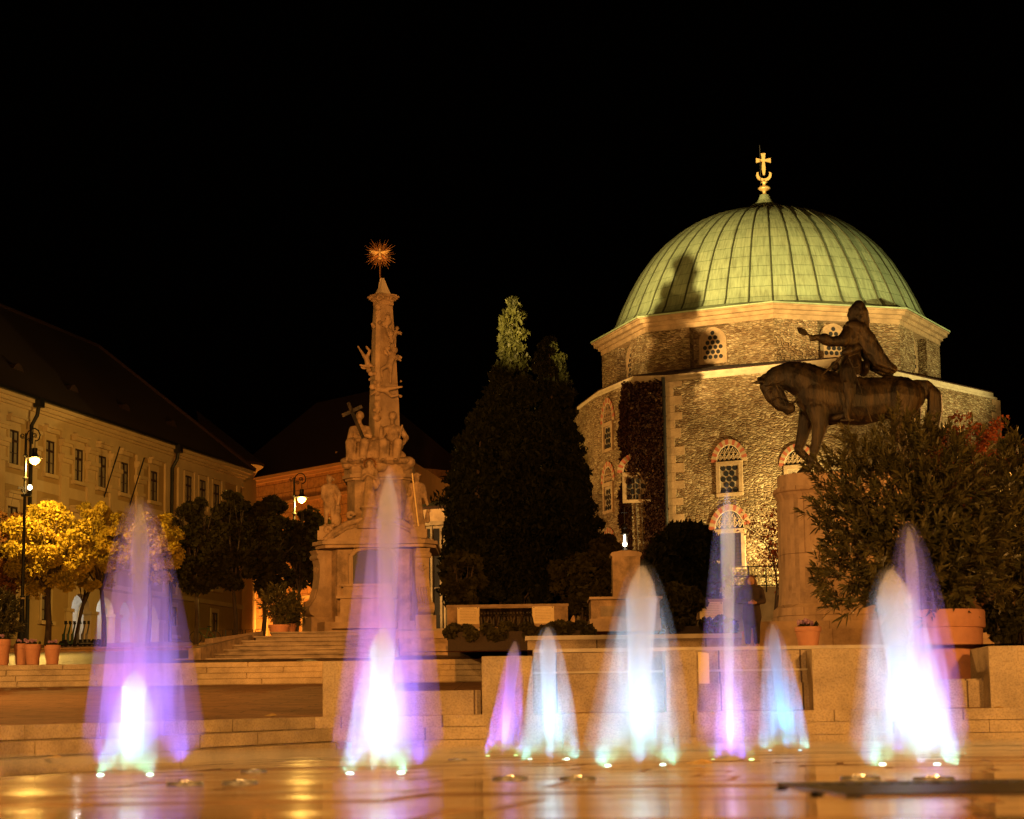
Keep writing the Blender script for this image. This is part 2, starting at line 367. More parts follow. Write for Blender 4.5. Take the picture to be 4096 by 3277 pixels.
# ------------------------------------------------------------------ ground, steps, terraces
def gz(Y):                              # height of the sloping square above the steps
    return 2.24+.0507*(Y-56.5) if Y >= 56.5 else .5+(Y-21)/34.*1.14
def grid(name, mat, xs, rows, kind='structure'):
    V = []; F = []
    nx = len(xs); 
    for row in rows:
        for p in row: V.append(p)
    for j in range(len(rows)-1):
        for i in range(nx-1): F.append((j*nx+i, j*nx+i+1, (j+1)*nx+i+1, (j+1)*nx+i))
    o = MB().add(V, F).build(name, mat, recalc=False); return tag(o, kind=kind)
PL = [(-14, 1.2), (-5.05, 21), (-2.1, 27.5), (60, 27.5)]      # foot of the lower steps
PZ = [-.5, -.13, 0, 0]
def pzf(X, Y):
    f = X/max(Y, 4); b_ = 0 if f > -.1 else -.13*min(1.6, (-f-.1)/.14)
    return b_*max(0, min(1, (Y-12.4)/8.5))
def yend(X):
    for (a, b), (c, d) in zip(PL, PL[1:]):
        if X <= c: return b+(d-b)*(X-a)/(c-a)
    return 27.5
def bz(X):
    if X < -5.05: return -.13+(X+5.05)*.041
    if X < -2.1: return -.13+(X+5.05)/2.95*.22
    if X < -.8: return .09*(1-(X+2.1)/1.3)
    return 0
xs = [-14+.35*i for i in range(60)]+[7+1.5*i for i in range(36)]
rows = []
for j in range(41):
    t = j/40; row = []
    for X in xs:
        ye = yend(X)+.12; Y = -9+(ye+9)*t; k = max(0, (Y-13.2)/(ye-13.2)); row.append((X, Y, pzf(X, Y)-.012))
    rows.append(row)
plaza = grid('plaza_bed', 'joint_dark', xs, rows)
def pz_(X, Y):
    return pzf(X, Y)
sl = MB(); g = random.Random(99); ca, sa = math.cos(R(-9)), math.sin(R(-9))
for j in range(-16, 60):
    v0 = j*.82; off_ = g.random()*1.3; i = -22
    while i < 26:
        u0 = i*1.32+off_; i += 1; L = 1.32
        c = (u0+L/2, v0+.41); X, Y = c[0]*ca-c[1]*sa, c[0]*sa+c[1]*ca
        if not (-13 < X < 16 and -7 < Y < yend(X)-.15): continue
        tx_, ty_ = g.gauss(0, .0028), g.gauss(0, .0042); h = .008+abs(g.gauss(0, .0022)); q = []
        for du, dv in ((-.5, -.5), (.5, -.5), (.5, .5), (-.5, .5)):
            uu, vv = c[0]+du*(L-.045), c[1]+dv*(.82-.045); x, y = uu*ca-vv*sa, uu*sa+vv*ca; q.append((x, y, pz_(x, min(y, yend(x)))+h+du*L*tx_+dv*.82*ty_))
        sl.add(q+[(x, y, z-.03) for x, y, z in q], [(0, 1, 2, 3)]+[(k, (k+1) % 4, 4+(k+1) % 4, 4+k) for k in range(4)][0:0]+[(4+k, 4+(k+1) % 4, (k+1) % 4, k) for k in range(4)])
tag(sl.build('plaza_paving', 'wet_paving'), kind='structure')
def offs(poly, d):                      # offset an open polyline to its left side (away from the plaza)
    out = []
    for i, p in enumerate(poly):
        a = Vector(poly[max(i-1, 0)]); b = Vector(p); c = Vector(poly[min(i+1, len(poly)-1)])
        n1 = (b-a).normalized() if i else (c-b).normalized(); n2 = (c-b).normalized() if i < len(poly)-1 else n1
        m1 = Vector((-n1.y, n1.x)); m2 = Vector((-n2.y, n2.x)); q = (m1+m2); q = q/max(q.dot(m1), .3)
        out.append((b.x+q.x*d, b.y+q.y*d))
    return out
st = MB()
def stone_row(mb, p, q, p2, q2, zlo, zhi, zb, sd, L0=1.5, L1=2.6, gap=.008, cut=.016):
    """one riser of separate stones between front line p-q and back line p2-q2 (z given at both ends)"""
    g = random.Random(sd); p, q, p2, q2 = map(Vector, (p, q, p2, q2)); L = (q-p).length; s0 = -g.random()
    while s0 < L:
        s1 = s0+g.uniform(L0, L1); a0, a1 = max(s0+gap, 0)/L, min(s1-gap, L)/L
        if a1 > a0:
            jz = g.uniform(-.003, .003); jd = g.uniform(-.01, .01)
            e = [p.lerp(q, a0), p.lerp(q, a1), p2.lerp(q2, a1), p2.lerp(q2, a0)]; nrm = (p2-p).normalized()*jd; e[0] = e[0]+nrm; e[1] = e[1]+nrm
            zl = [zlo[0]+(zlo[1]-zlo[0])*t+cut for t in (a0, a1, a1, a0)]; zh = [zhi[0]+(zhi[1]-zhi[0])*t+jz for t in (a0, a1, a1, a0)]
            mb.prism([tuple(v) for v in e], zl, zh)
        s0 = s1
    n_ = (p2-p).normalized()*.04; m_ = (q2-q).normalized()*.04
    mb.prism([tuple(p+n_), tuple(q+m_), tuple(q2), tuple(p2)], [zb, zb], [0, 0]) if False else mb.prism([tuple(p+n_), tuple(q+m_), tuple(q2), tuple(p2)], [zb]*4, [zhi[0]-.02, zhi[1]-.02, zhi[1]-.02, zhi[0]-.02])
for k in range(3):
    a = offs(PL, .42*k); b = offs(PL, .42*(k+1)+.25)
    for i in range(3):
        stone_row(st, a[i], a[i+1], b[i], b[i+1], (PZ[i]+.165*k, PZ[i+1]+.165*k), (PZ[i]+.165*(k+1), PZ[i+1]+.165*(k+1)), PZ[i]-.5, 10*k+i, 1.2, 1.9)
tag(st.build('lower_steps', 'granite_block'), kind='structure')
# lower terrace between the two flights
b = offs(PL, .42*3-.02); zz = [z+.493 for z in PZ]
V = []; nr = 12
ysb = [(-62, 55.9), (-42, 55.9), (-2.2, 55.9), (60, 55.9)]
for j in range(nr+1):
    t = j/nr
    for i in range(4):
        V.append((b[i][0]+(ysb[i][0]-b[i][0])*t, b[i][1]+(ysb[i][1]-b[i][1])*t, zz[i]+(1.64-zz[i])*t))
F = [(j*4+i, j*4+i+1, (j+1)*4+i+1, (j+1)*4+i) for j in range(nr) for i in range(3)]
tag(MB().add(V, F).build('lower_terrace', 'terrace_paving', recalc=False), kind='structure')
st = MB()
for k in range(4):
    stone_row(st, (-60, 55.2+.35*k), (2, 55.2+.35*k), (-60, 55.2+.35*(k+1)+.15), (2, 55.2+.35*(k+1)+.15), (1.6+.158*k,)*2, (1.6+.158*(k+1),)*2, 1.0, 50+k, 1.3, 2.7, .014, .034)
tag(st.build('upper_steps', 'granite_block'), kind='structure')
xs = [-300, -60, -30, -14, -6, 0, 12, 60, 300]
(grid('upper_square', 'brick_paving', xs, [[(x, y, gz(y)) for x in xs] for y in (56.75, 62, 75, 90, 110, 140, 180, 260, 420, 900)]))
xs2 = [-1.6, 4, 12, 60]
grid('statue_terrace', 'terrace_paving', xs2, [[(x, y, 1.4+(y-30)*.03875) for x in xs2] for y in (30.1, 40, 56, 70)])
# raised pavement in front of the town house
kb = MB(); kb.prism([(-60, 96), (-9, 96), (-9, 200), (-60, 200)], [gz(96)-.2]*2+[gz(200)-.2]*2, [gz(96)+.16]*2+[gz(200)+.16]*2)
tag(kb.build('pavement', 'terrace_paving'), kind='structure')

# slabs and walls at the top of the lower steps
def wallbox(name, label, x0, x1, ya, yb, Y, dep, mat='granite_block', cat='wall', z0=None, ytop2=None):
    a = at(x0, ya, Y); b = at(x1, ya-.0133*(x1-x0), Y); zb = z0 if z0 is not None else at((x0+x1)/2, yb, Y).z
    mb = MB().box(a.x, b.x, Y, Y+dep, zb, (a.z+b.z)/2)
    o = mb.build(name, mat); bv = o.modifiers.new('b', 'BEVEL'); bv.width = .012; bv.segments = 2
    return tag(o, label, cat)
Zs = .49
wallbox('stone_block', 'big pale granite block standing at the left end of the lower steps', 1290, 1560, 2645, 2875, 28.9, 1.1, z0=Zs)
wallbox('low_wall', 'low slab wall bridging the two big granite blocks on the steps', 1562, 1924, 2765, 2862, 29.1, .5, 'wall_slab', z0=Zs)
wallbox('stone_block', 'big pale granite block beside the small violet jet in the middle', 1926, 2130, 2626, 2862, 28.9, 1.3, z0=Zs)
wallbox('stone_block', 'granite block with a paper notice on its edge behind the tallest thin jet', 2660, 2786, 2601, 2843, 28.9, 1.2, z0=Zs)
wallbox('stone_block', 'tall granite block under the plinth beside the small clay pot', 3246, 3560, 2595, 2835, 28.9, 1.2, z0=Zs)
wallbox('stone_block', 'tall granite block at the right edge of the photo beside the huge clay pot', 3953, 4400, 2584, 2827, 28.9, 1.2, z0=Zs)
wl = empty('retaining_wall', (5, 29.6, Zs), 'long stepped stone retaining wall with ledge behind the fountain jets', 'wall')
def strip(x0, x1, yt, yb_, Y, dep, mat, nm):
    a = at(x0, yt, Y); b = at(x1, yt-.0133*(x1-x0), Y); c = at(x0, yb_, Y)
    MB().box(a.x, b.x, Y, Y+dep, c.z, (a.z+b.z)/2).build(nm, mat, wl)
strip(2132, 3955, 2745, 2862, 29.3, 1.5, 'wall_slab', 'base_course')
strip(2132, 3560, 2697, 2745, 29.42, 1.4, 'wall_slab', 'middle_course')
strip(2132, 3560, 2688, 2696.5, 29.38, 1.4, 'pale_stone', 'ledge')
strip(2132, 3560, 2612, 2687.5, 29.5, 1.3, 'wall_slab', 'upper_course')
strip(2132, 3560, 2597, 2611.5, 29.45, 1.4, 'pale_stone', 'coping')
strip(3560, 3955, 2720, 2727, 29.4, 1.4, 'wall_slab', 'coping')
# shelf behind the big pots
tag(MB().box(5.35, 12, 29.6, 33.5, .4, at(3900, 2722, 29.6).z-.003).build('pot_shelf', 'terrace_paving'), kind='structure')
wb = MB(); a = at(2110, 2545, 44); b = at(2965, 2535, 44); wb.box(a.x, b.x, 44, 44.6, 1.2, a.z-.09)
wb2 = empty('garden_wall', (2, 44, 1.9), 'plain stone garden wall under the dark hedge between stairs and plinth', 'wall')
wb.build('wall_face', 'wall_slab', wb2); MB().box(a.x-.05, b.x+.05, 43.93, 44.66, a.z-.089, a.z).build('coping', 'pale_stone', wb2)
nt_ = empty('paper_notice', at(2815, 2735, 28.8), 'blank cream paper notice stuck upright on the edge of a granite block', 'notice')
a = at(2791, 2608, 28.88); b = at(2838, 2735, 28.88)
MB().prism([(a.x, 28.85), (b.x, 28.86), (b.x, 28.872), (a.x, 28.862)], b.z, [a.z, a.z-.02, a.z-.02, a.z]).build('sheet', 'paper', nt_)

# ------------------------------------------------------------------ domed building
CX, CY = 14.7, 119.4
HD, HB = 22.5, 18.7
mq = empty('domed_church', (CX, CY, gz(CY)), 'domed octagonal stone church with green copper dome behind the rider statue', 'church')
BP = [(27.0, 116.5), (24, 132), (4, 136), (3.4, 119.6), (4.4, 114), (6.1, 109.1), (7.95, 108.9), (16.3, 104.4)]  # clockwise from the right corner
BPc = BP[::-1]
MB().prism(BPc, 3.5, HB-.45).build('wall', 'rubble', mq)
def inset(poly, d):
    n = len(poly); out = []
    for i in range(n):
        a, b, c = Vector(poly[i-1]), Vector(poly[i]), Vector(poly[(i+1) % n])
        n1 = (b-a).normalized(); n2 = (c-b).normalized(); m1 = Vector((n1.y, -n1.x)); m2 = Vector((n2.y, -n2.x)); q = m1+m2; q = q/max(q.dot(m1), .4)
        out.append((b.x+q.x*d, b.y+q.y*d))
    return out
cn = MB()
for d, z0, z1 in ((.12, HB-.45, HB-.28), (.3, HB-.28, HB-.02)): cn.prism(inset(BPc, d), z0, z1)
cn.build('cornice', 'pale_stone', mq)
# lead roof between body and drum
oct_ = lambda r, z: [(CX-r*math.cos(R(-5.5+45*k)), CY-r*math.sin(R(-5.5+45*k)), z) for k in range(8)]
ri = MB(); o8 = [(p[0], p[1]) for p in oct_(9.2, 0)]
out = inset(BPc, .32)
n = len(out); vs = [(p[0], p[1], HB-.02) for p in out]+[(p[0], p[1], HB+.05) for p in out]; ri.add(vs, [(i, (i+1) % n, n+(i+1) % n, n+i) for i in range(n)])
# fan the roof up to the drum foot
for i in range(n):
    p, q = out[i], out[(i+1) % n]
    def toward(w): 
        v = Vector((CX-w[0], CY-w[1])); L = v.length; k = max(0, L-8.6)/L; return (w[0]+v.x*k, w[1]+v.y*k, 19.6)
    ri.add([(p[0], p[1], HB+.05), (q[0], q[1], HB+.05), toward(q), toward(p)], [(0, 1, 2, 3)])
ri.build('lower_roof', 'roof_tile', mq)
# drum with corner piers
dp = []
RD = 9.55
vv = [(p[0], p[1]) for p in oct_(RD, 0)]
for k in range(8):
    a, b = Vector(vv[k]), Vector(vv[(k+1) % 8]); t = (b-a); L = t.length; t /= L; nrm = Vector((a+b)/2-Vector((CX, CY))).normalized()
    for u, d in ((0, 0), (.345*L, 0), (.345*L, -.5), (.655*L, -.5), (.655*L, 0)):
        if u == 0: dp.append(tuple(a))
        else: dp.append(tuple(a+t*u+nrm*d))
# orientation
ar = sum(dp[i-1][0]*dp[i][1]-dp[i][0]*dp[i-1][1] for i in range(len(dp)))
if ar < 0: dp = dp[::-1]
MB().prism(dp, HB-.6, HD-.75).build('drum', 'rubble', mq)
o8c = [(p[0], p[1]) for p in oct_(9.6, 0)]
if sum(o8c[i-1][0]*o8c[i][1]-o8c[i][0]*o8c[i-1][1] for i in range(8)) < 0: o8c = o8c[::-1]
cn = MB()
for d, z0, z1 in ((.0, HD-.75, HD-.5), (.15, HD-.5, HD-.3), (.38, HD-.3, HD-.1), (.5, HD-.1, HD-.02)): cn.prism(inset(o8c, d), z0, z1)
cn.build('drum_cornice', 'stone', mq)
# copper skirt and dome
sk = MB(); o = inset(o8c, .55); nn = 64
ring = [(CX+8.95*math.cos(2*math.pi*k/nn), CY+8.95*math.sin(2*math.pi*k/nn), HD+.32) for k in range(nn)]
def octr(a, d=.55):
    best = 1e9
    for k in range(8):
        p, q = Vector(o[k]), Vector(o[(k+1) % 8]); c = Vector((CX, CY)); dr = Vector((math.cos(a), math.sin(a))); e = q-p
        den = dr.x*e.y-dr.y*e.x
        if abs(den) < 1e-9: continue
        s = ((p-c).x*e.y-(p-c).y*e.x)/den
        if s > 0: best = min(best, s)
    return best
vs = []
for k in range(nn):
    a = 2*math.pi*k/nn; r = octr(a); vs.append((CX+r*math.cos(a), CY+r*math.sin(a), HD-.02))
for k in range(nn):
    a = 2*math.pi*k/nn; r = octr(a); vs.append((CX+r*math.cos(a), CY+r*math.sin(a), HD+.06))
vs += ring
sk.add(vs, [(k, (k+1) % nn, nn+(k+1) % nn, nn+k) for k in range(nn)]+[(nn+k, nn+(k+1) % nn, 2*nn+(k+1) % nn, 2*nn+k) for k in range(nn)])
sk.build('dome_skirt', 'dome_copper', mq)
prof = [(9.0, HD+.25), (8.72, 23.15), (8.32, 24.1), (7.83, 25.1), (7.22, 26.15), (6.55, 27.05), (5.86, 27.75), (5.05, 28.4), (4.26, 28.9), (3.4, 29.3), (2.53, 29.55), (1.7, 29.75), (1.1, 29.95), (.7, 30.2), (.4, 30.5), (.28, 30.8), (.26, 30.85)]
pz = []
for (r0, z0), (r1, z1) in zip(prof, prof[1:]):
    for q in range(3): pz.append((r0+(r1-r0)*q/3, z0+(z1-z0)*q/3))
pz.append(prof[-1])
dm = MB().lathe(pz, (CX, CY, 0), 144).build('dome', 'dome_copper', mq, smooth=50)
# UVs for the copper sheets: angle x height along the curve
ul = dm.data.uv_layers[0]
for p in dm.data.polygons:
    c = p.center; base = math.atan2(c.y, c.x)
    for li in p.loop_indices:
        co = dm.data.vertices[dm.data.loops[li].vertex_index].co; z = co.z+gz(CY)-HD; a = math.atan2(co.y, co.x)
        if a-base > math.pi: a -= 2*math.pi
        if a-base < -math.pi: a += 2*math.pi
        r = math.hypot(co.x, co.y); seg = a/(2*math.pi)*44
        ul.data[li].uv = (seg*9, (z if r > 6 else z+(6-r)*.8)+ (hash(int(math.floor(seg)))%7)*.0)
dm.data.update()
sb = MB(); NS = 44
for k in range(NS):
    a = 2*math.pi*(k+.35)/NS; pts = [(CX+(r+.015)*math.cos(a), CY+(r+.015)*math.sin(a), z+.01) for r, z in prof[:-3]]
    sb.tube(pts, .05, 5)
sb.build('seam', 'dome_copper', mq); 
tag(bpy.data.objects['seam'], 'raised dark copper seams running up the dome')
MATS['seam_dark'] = basic('seam_dark', (.07, .09, .05), (.04, .05, .03), 4, .7); bpy.data.objects['seam'].data.materials[0] = MATS['seam_dark']
# finial: lathe, crescent, cross, rod
zA = at(3042, 822, CY).z; kf = (at(3042, 612, CY).z-zA)/4.55
fn = MB().lathe([(r_*kf*1.25, zA+z_*kf) for r_, z_ in [(.3, 0), (.24, .2), (.36, .3), (.14, .45), (.13, .7), (.3, .85), (.12, .97), (.12, 1.2), (.36, 1.33), (.42, 1.45), (.34, 1.6), (.12, 1.7), (.1, 1.9), (.24, 1.98), (.09, 2.05), (.08, 2.2)]], (CX, CY, 0), 16).build('finial', 'gold', mq, smooth=True)
cr = [(.56*math.cos(R(-200+220*i/24)), .56*math.sin(R(-200+220*i/24))) for i in range(25)]+[(.40*math.cos(R(20-220*i/24)), .12+.44*math.sin(R(20-220*i/24))) for i in range(25)]
MB().plate(lambda u, v, d: Vector((CX+u*kf*1.15, CY-d, zA+(v+2.62)*kf)), cr, -.05, .05).build('crescent', 'gold', fn)
c1 = [(-.07, -.5), (.07, -.5), (.17, 0.05), (.1, .72), (.62, .58), (.62, .98), (.12, .88), (.2, 1.4), (-.2, 1.4), (-.12, .88), (-.62, .98), (-.62, .58), (-.1, .72), (-.17, .05)]
MB().plate(lambda u, v, d: Vector((CX+u*kf, CY-d, zA+(v+3.1)*kf)), c1, -.05, .05).build('cross', 'gold', fn)
MB().tube([(CX-.2, CY-.1, zA+1.2), (CX-.2, CY-.1, at(3030, 583, CY).z)], .015, 5).build('lightning_rod', 'steel', fn)

def arch(w, vs_, rise, n=9):            # pointed arch outline, left springing -> apex -> right springing
    L = []
    for i in range(n+1):
        t = i/n; L.append((-w*math.cos(t*math.pi/2)**.85 if t < 1 else 0, vs_+rise*math.sin(t*math.pi/2)**1.0*(.82+.18*t)))
    return L+[(-u, v) for u, v in L[-2::-1]]
def discs(mb, fr, u0, u1, v0, v1, sp, r, d, inside=None):
    j = 0; v = v0+sp*.5
    while v < v1-.02:
        u = u0+sp*(.5 if j % 2 == 0 else 0)
        while u < u1+.01:
            if u-r > u0-.02 and u+r < u1+.02 and v+r < v1+.03 and (inside is None or inside(u, v)):
                pts = [(u+r*math.cos(2*math.pi*q/10), v+r*math.sin(2*math.pi*q/10)) for q in range(10)]
                mb.plate(fr, pts, d, d+.02)
            u += sp
        v += sp*.87; j += 1
def arch_window(parent, fr, w, zb, zs, rise, frac=1.0, rect=True, zrb=None, wr=None, wt=.42, door=False):
    # tympanum with striped voussoirs above, framed rectangular grille below
    win = empty('window', parent.location*0, None); win.parent = parent
    inner = arch(w-wt, zs, rise-wt); outer = arch(w, zs, rise)
    n = len(outer)-1; NV = 18
    def pt(L, s):
        i = min(int(s*n), n-1); f = s*n-i; return (L[i][0]+(L[i+1][0]-L[i][0])*f, L[i][1]+(L[i+1][1]-L[i][1])*f)
    rb, wbb = MB(), MB()
    for k in range(NV):
        s0, s1 = k/NV, (k+1)/NV; sm = (s0+s1)/2
        pts = [pt(outer, s0), pt(outer, sm), pt(outer, s1), pt(inner, s1), pt(inner, sm), pt(inner, s0)]
        (rb if k % 2 == 0 else wbb).plate(fr, pts, -.05, .06+.004*(k % 2))
    rb.build('red_voussoirs', 'brick_red', win); wbb.build('pale_voussoirs', 'stone', win)
    MB().plate(fr, inner, -.05, .015).build('tympanum', 'window_glass', win)
    ed = MB(); ii = arch(w-wt-.07, zs+.06, rise-wt-.1)
    for i in range(len(inner)-1): ed.plate(fr, [inner[i], inner[i+1], ii[i+1], ii[i]], .014, .05)
    # interlaced tracery
    tr = MB(); ww, hh = w-wt, rise-wt
    for k in range(-3, 4):
        for sl in (1, -1, 0):
            p = []
            for q in range(9):
                t = q/8; u = k*ww*.34+sl*(t-.0)*hh*.62; v = zs+.05+t*(hh-.1)
                lim = ww*.97*math.cos(min(1, (v-zs)/hh)*math.pi/2)**.8
                if abs(u) < lim: p.append(fr(u, v, .035))
            if len(p) > 1: tr.tube(p, .022, 4)
    for q in (.25, .5): 
        lim = ww*.97*math.cos(q*math.pi/2)**.8; tr.tube([fr(-lim, zs+q*hh, .035), fr(lim, zs+q*hh, .035)], .022, 4)
    ed.v += [] ; ed.build('tympanum_frame', 'pale_stone', win); tr.build('tracery', 'stone', win)
    if rect:
        fr_ = MB(); a = wr; t = .2
        fr_.rect(fr, -a, a, zs-.22, zs-.0, -.05, .09); fr_.rect(fr, -a, a, zb, zb+.16, -.05, .11)
        fr_.rect(fr, -a, -a+t, zb+.161, zs-.221, -.05, .09); fr_.rect(fr, a-t, a, zb+.161, zs-.221, -.05, .09)
        fr_.build('frame', 'stone', win)
        if door:
            MB().rect(fr, -a+t, a-t, zb+.161, zs-.221, -.05, .02).build('door_leaf', 'dark_frame', win)
            g = MB()
            for k in range(1, 4): g.rect(fr, -a+t+(2*a-2*t)*k/4-.02, -a+t+(2*a-2*t)*k/4+.02, zb+.161, zs-.221, .02, .04)
            for k in range(1, 9): v = zb+.16+(zs-zb-.38)*k/9; g.rect(fr, -a+t, a-t, v-.02, v+.02, .02, .035)
            g.build('door_bars', 'bronze', win)
        else:
            MB().rect(fr, -a+t, a-t, zb+.161, zs-.221, -.05, .012).build('lattice', 'stone_dark', win)
            g = MB(); sp = (2*a-2*t)/3.2; discs(g, fr, -a+t, a-t, zb+.14, zs-.2, sp, sp*.44, .012); g.build('pane', 'window_glass', win)
    return win
# frames of the visible walls
C_, L_, Rr, A1, A2, A3 = Vector((16.3, 104.4)), Vector((7.95, 108.9)), Vector((27.0, 116.5)), Vector((6.1, 109.1)), Vector((4.4, 114)), Vector((3.4, 119.6))
def face(a, b):
    t = (b-a).normalized(); n = Vector((t.y, -t.x))
    if n.y > 0 and n.dot(-a) < 0: n = -n
    if n.dot(Vector((0, 0))-a) < 0: n = -n
    return a, t, n
def mkfr(a, t, n, px_, py_):
    u, v = wall_hit(px_, py_, a, t, n); f0 = frame((a.x, a.y), (t.x, t.y), (n.x, n.y))
    return (lambda uu, vv, dd=0: f0(u+uu, vv, dd)), v
def vof(F, px_, py_): return wall_hit(px_, py_, *F)[1]
def uof(F, px_, py_): return wall_hit(px_, py_, *F)[0]
FM = face(L_, C_); FL = face(A2, A1); FD = face(A1, L_); FR = face(C_, Rr)
for F_, cx, yt, yb, yr, hw, hr in ((FM, 2915, 1757, 1846, 1985, None, None), (FM, 3188, 1775, 1860, 1995, None, None), (FL, 2431, 1591, 1690, 1809, None, None), (FL, 2433, 1846, 1930, 2055, None, None), (FL, 2437, 2110, 2190, 2330, None, None), (FD, 2543, 1812, 1890, 2012, None, None)):
    fr, vt = mkfr(*F_, cx, yt); vs_, vr = vof(F_, cx, yb), vof(F_, cx, yr)
    arch_window(mq, fr, .98, vr, vs_, vt-vs_, wr=.72, wt=.27)
fr, vt = mkfr(*FM, 2917, 2017); vs_ = vof(FM, 2917, 2116); vr = vof(FM, 2917, 2280)
arch_window(mq, fr, 1.12, vr, vs_, vt-vs_, wr=.82, wt=.3, door=True)
# drum windows
for k in range(8):
    a, b = Vector(vv[k]), Vector(vv[(k+1) % 8]); nrm = ((a+b)/2-Vector((CX, CY))).normalized(); mid = (a+b)/2-nrm*.5
    if mid.y > CY+2: continue
    t = Vector((-nrm.y, nrm.x)); fr = frame((mid.x, mid.y), (t.x, t.y), (nrm.x, nrm.y))
    win = empty('drum_window', (0, 0, 0)); win.parent = mq; zb, zs = 19.95, 20.95
    ol = arch(.66, zs, .62); pts = [(-.66, zb)]+ol+[(.66, zb)]
    MB().plate(fr, pts, -.05, .03).build('lattice', 'stone', win)
    g = MB(); discs(g, fr, -.6, .6, zb+.02, zs+.6, .3, .118, .03, lambda u, v: abs(u) < .6*(1 if v < zs else math.cos(min(1, (v-zs)/.6)*math.pi/2)**.8)-.08); g.build('pane', 'window_glass', win)
    ol2 = arch(.8, zs, .78); e = MB(); o1 = [(-.8, zb)]+ol2+[(.8, zb)]; i1 = [(-.66, zb)]+ol+[(.66, zb)]
    for i in range(len(o1)-1): e.plate(fr, [o1[i], o1[i+1], i1[i+1], i1[i]], -.05, .06)
    e.rect(fr, -.8, .8, zb-.2, zb, -.05, .06); e.build('surround', 'stone', win)
# quoins at the corner beside the downpipe and at the far right corner
for F_, sgn, u0 in ((FM, 1, 0.0), (FR, -1, (Rr-C_).length)):
    qn = MB(); f0 = frame((F_[0].x, F_[0].y), (F_[1].x, F_[1].y), (F_[2].x, F_[2].y)); z = 4.5; k = 0
    while z < HB-.5:
        h = rnd.uniform(.38, .5); w = (.5, .95)[k % 2]*rnd.uniform(.85, 1.1); z1 = min(z+h, HB-.46)
        qn.rect(f0, min(u0, u0+sgn*w), max(u0, u0+sgn*w), z+.012, z1, -.05, .03); z += h; k += 1
    qn.build('quoins', 'stone', mq)
pp = at(2656, 1520, 108.4); f0 = frame((L_.x, L_.y), (FM[1].x, FM[1].y), (FM[2].x, FM[2].y))
MB().tube([f0(-.02, 18.5, .2), f0(-.02, 18.1, .16), f0(-.02, 4.2, .16)], .09, 8).build('downpipe', 'dark_metal', mq)
# light strip of stone base beside the door and low plinth

# ------------------------------------------------------------------ town house on the left
A_, B_ = Vector((-33.5, 101)), Vector((-20.1, 157.2))
tb = (B_-A_).normalized(); nb = Vector((tb.y, -tb.x)); LB = (B_-A_).length
FB = (A_, tb, nb); fB = frame((A_.x, A_.y), (tb.x, tb.y), (nb.x, nb.y))
th = empty('town_house', (A_.x, A_.y, gz(101)), 'long three storey ochre town house with hipped tile roof at left', 'building')
EV = 20.0
bk = -14
def body(z0, z1, u0=0, u1=None, d=0):
    u1 = LB if u1 is None else u1
    return [tuple(fB(u0, 0, d))[:2], tuple(fB(u0, 0, bk))[:2], tuple(fB(u1, 0, bk))[:2], tuple(fB(u1, 0, d))[:2]]
uent0, uent1 = uof(FB, 270, 2500), uof(FB, 640, 2500)
zen = 9.6
def wallseg(mb, u0, u1, z0, z1, d0=-.4, d1=0): mb.rect(fB, u0, u1, z0, z1, d0, d1)
wm = MB(); wallseg(wm, 0, uent0, 4, EV-.6); wallseg(wm, uent1, LB, 4, EV-.6); wallseg(wm, uent0, uent1, zen, EV-.6)
wm.plate(lambda u, v, d: fB(LB-d, v, u), [(0, 4), (-13.6, 4), (-13.6, EV-.6), (0, EV-.6)], 0, .4)
wm.build('wall', 'plaster_ochre', th)
MB().rect(fB, 0, uent0, 4, 7.0, .001, .12).build('plinth', 'plaster_ochre', th); MB().rect(fB, uent1, LB, 4, 7.0+.9, .001, .1).build('plinth', 'plaster_ochre', th)
# arcade entrance: recessed white vault with piers
ar = MB()
ar.rect(fB, uent0, uent1, 4.2, zen+.5, -3.2, -3.0); ar.rect(fB, uent0, uent1, zen+.3, zen+.5, -3, -.4)
ar.plate(lambda u, v, d: fB(uent0-.2+d, v, u), [(-3, 4), (-.4, 4), (-.4, zen+.3), (-3, zen+.3)], 0, .2)
ar.plate(lambda u, v, d: fB(uent1+d, v, u), [(-3, 4), (-.4, 4), (-.4, zen+.3), (-3, zen+.3)], 0, .2)
ar.build('entrance_hall', 'plaster_white', th)
npier = 4; pr = MB(); spn = (uent1-uent0)/npier
for k in range(npier+1):
    uc = uent0+k*spn; pr.rect(fB, uc-.45, uc+.45, 4.2, zen-1.6, -.4, .12); pr.rect(fB, uc-.55, uc+.55, zen-1.6, zen-1.4, -.45, .2)
for k in range(npier):
    ua, ub = uent0+k*spn+.45, uent0+(k+1)*spn-.45; uc, r = (ua+ub)/2, (ub-ua)/2; n = 12
    for i in range(n):
        a0, a1 = math.pi*i/n, math.pi*(i+1)/n
        p0 = (uc+r*math.cos(a0), zen-1.4+r*.75*math.sin(a0)); p1 = (uc+r*math.cos(a1), zen-1.4+r*.75*math.sin(a1))
        pr.plate(fB, [p0, (p0[0], zen+.001), (p1[0], zen+.001), p1][::-1], -.4, .02)
    pr.rect(fB, ub, ub+.45, zen-1.4, zen, -.4, .02); pr.rect(fB, ua-.45, ua, zen-1.4, zen, -.4, .02)
pr.build('arcade', 'plaster_trim', th)
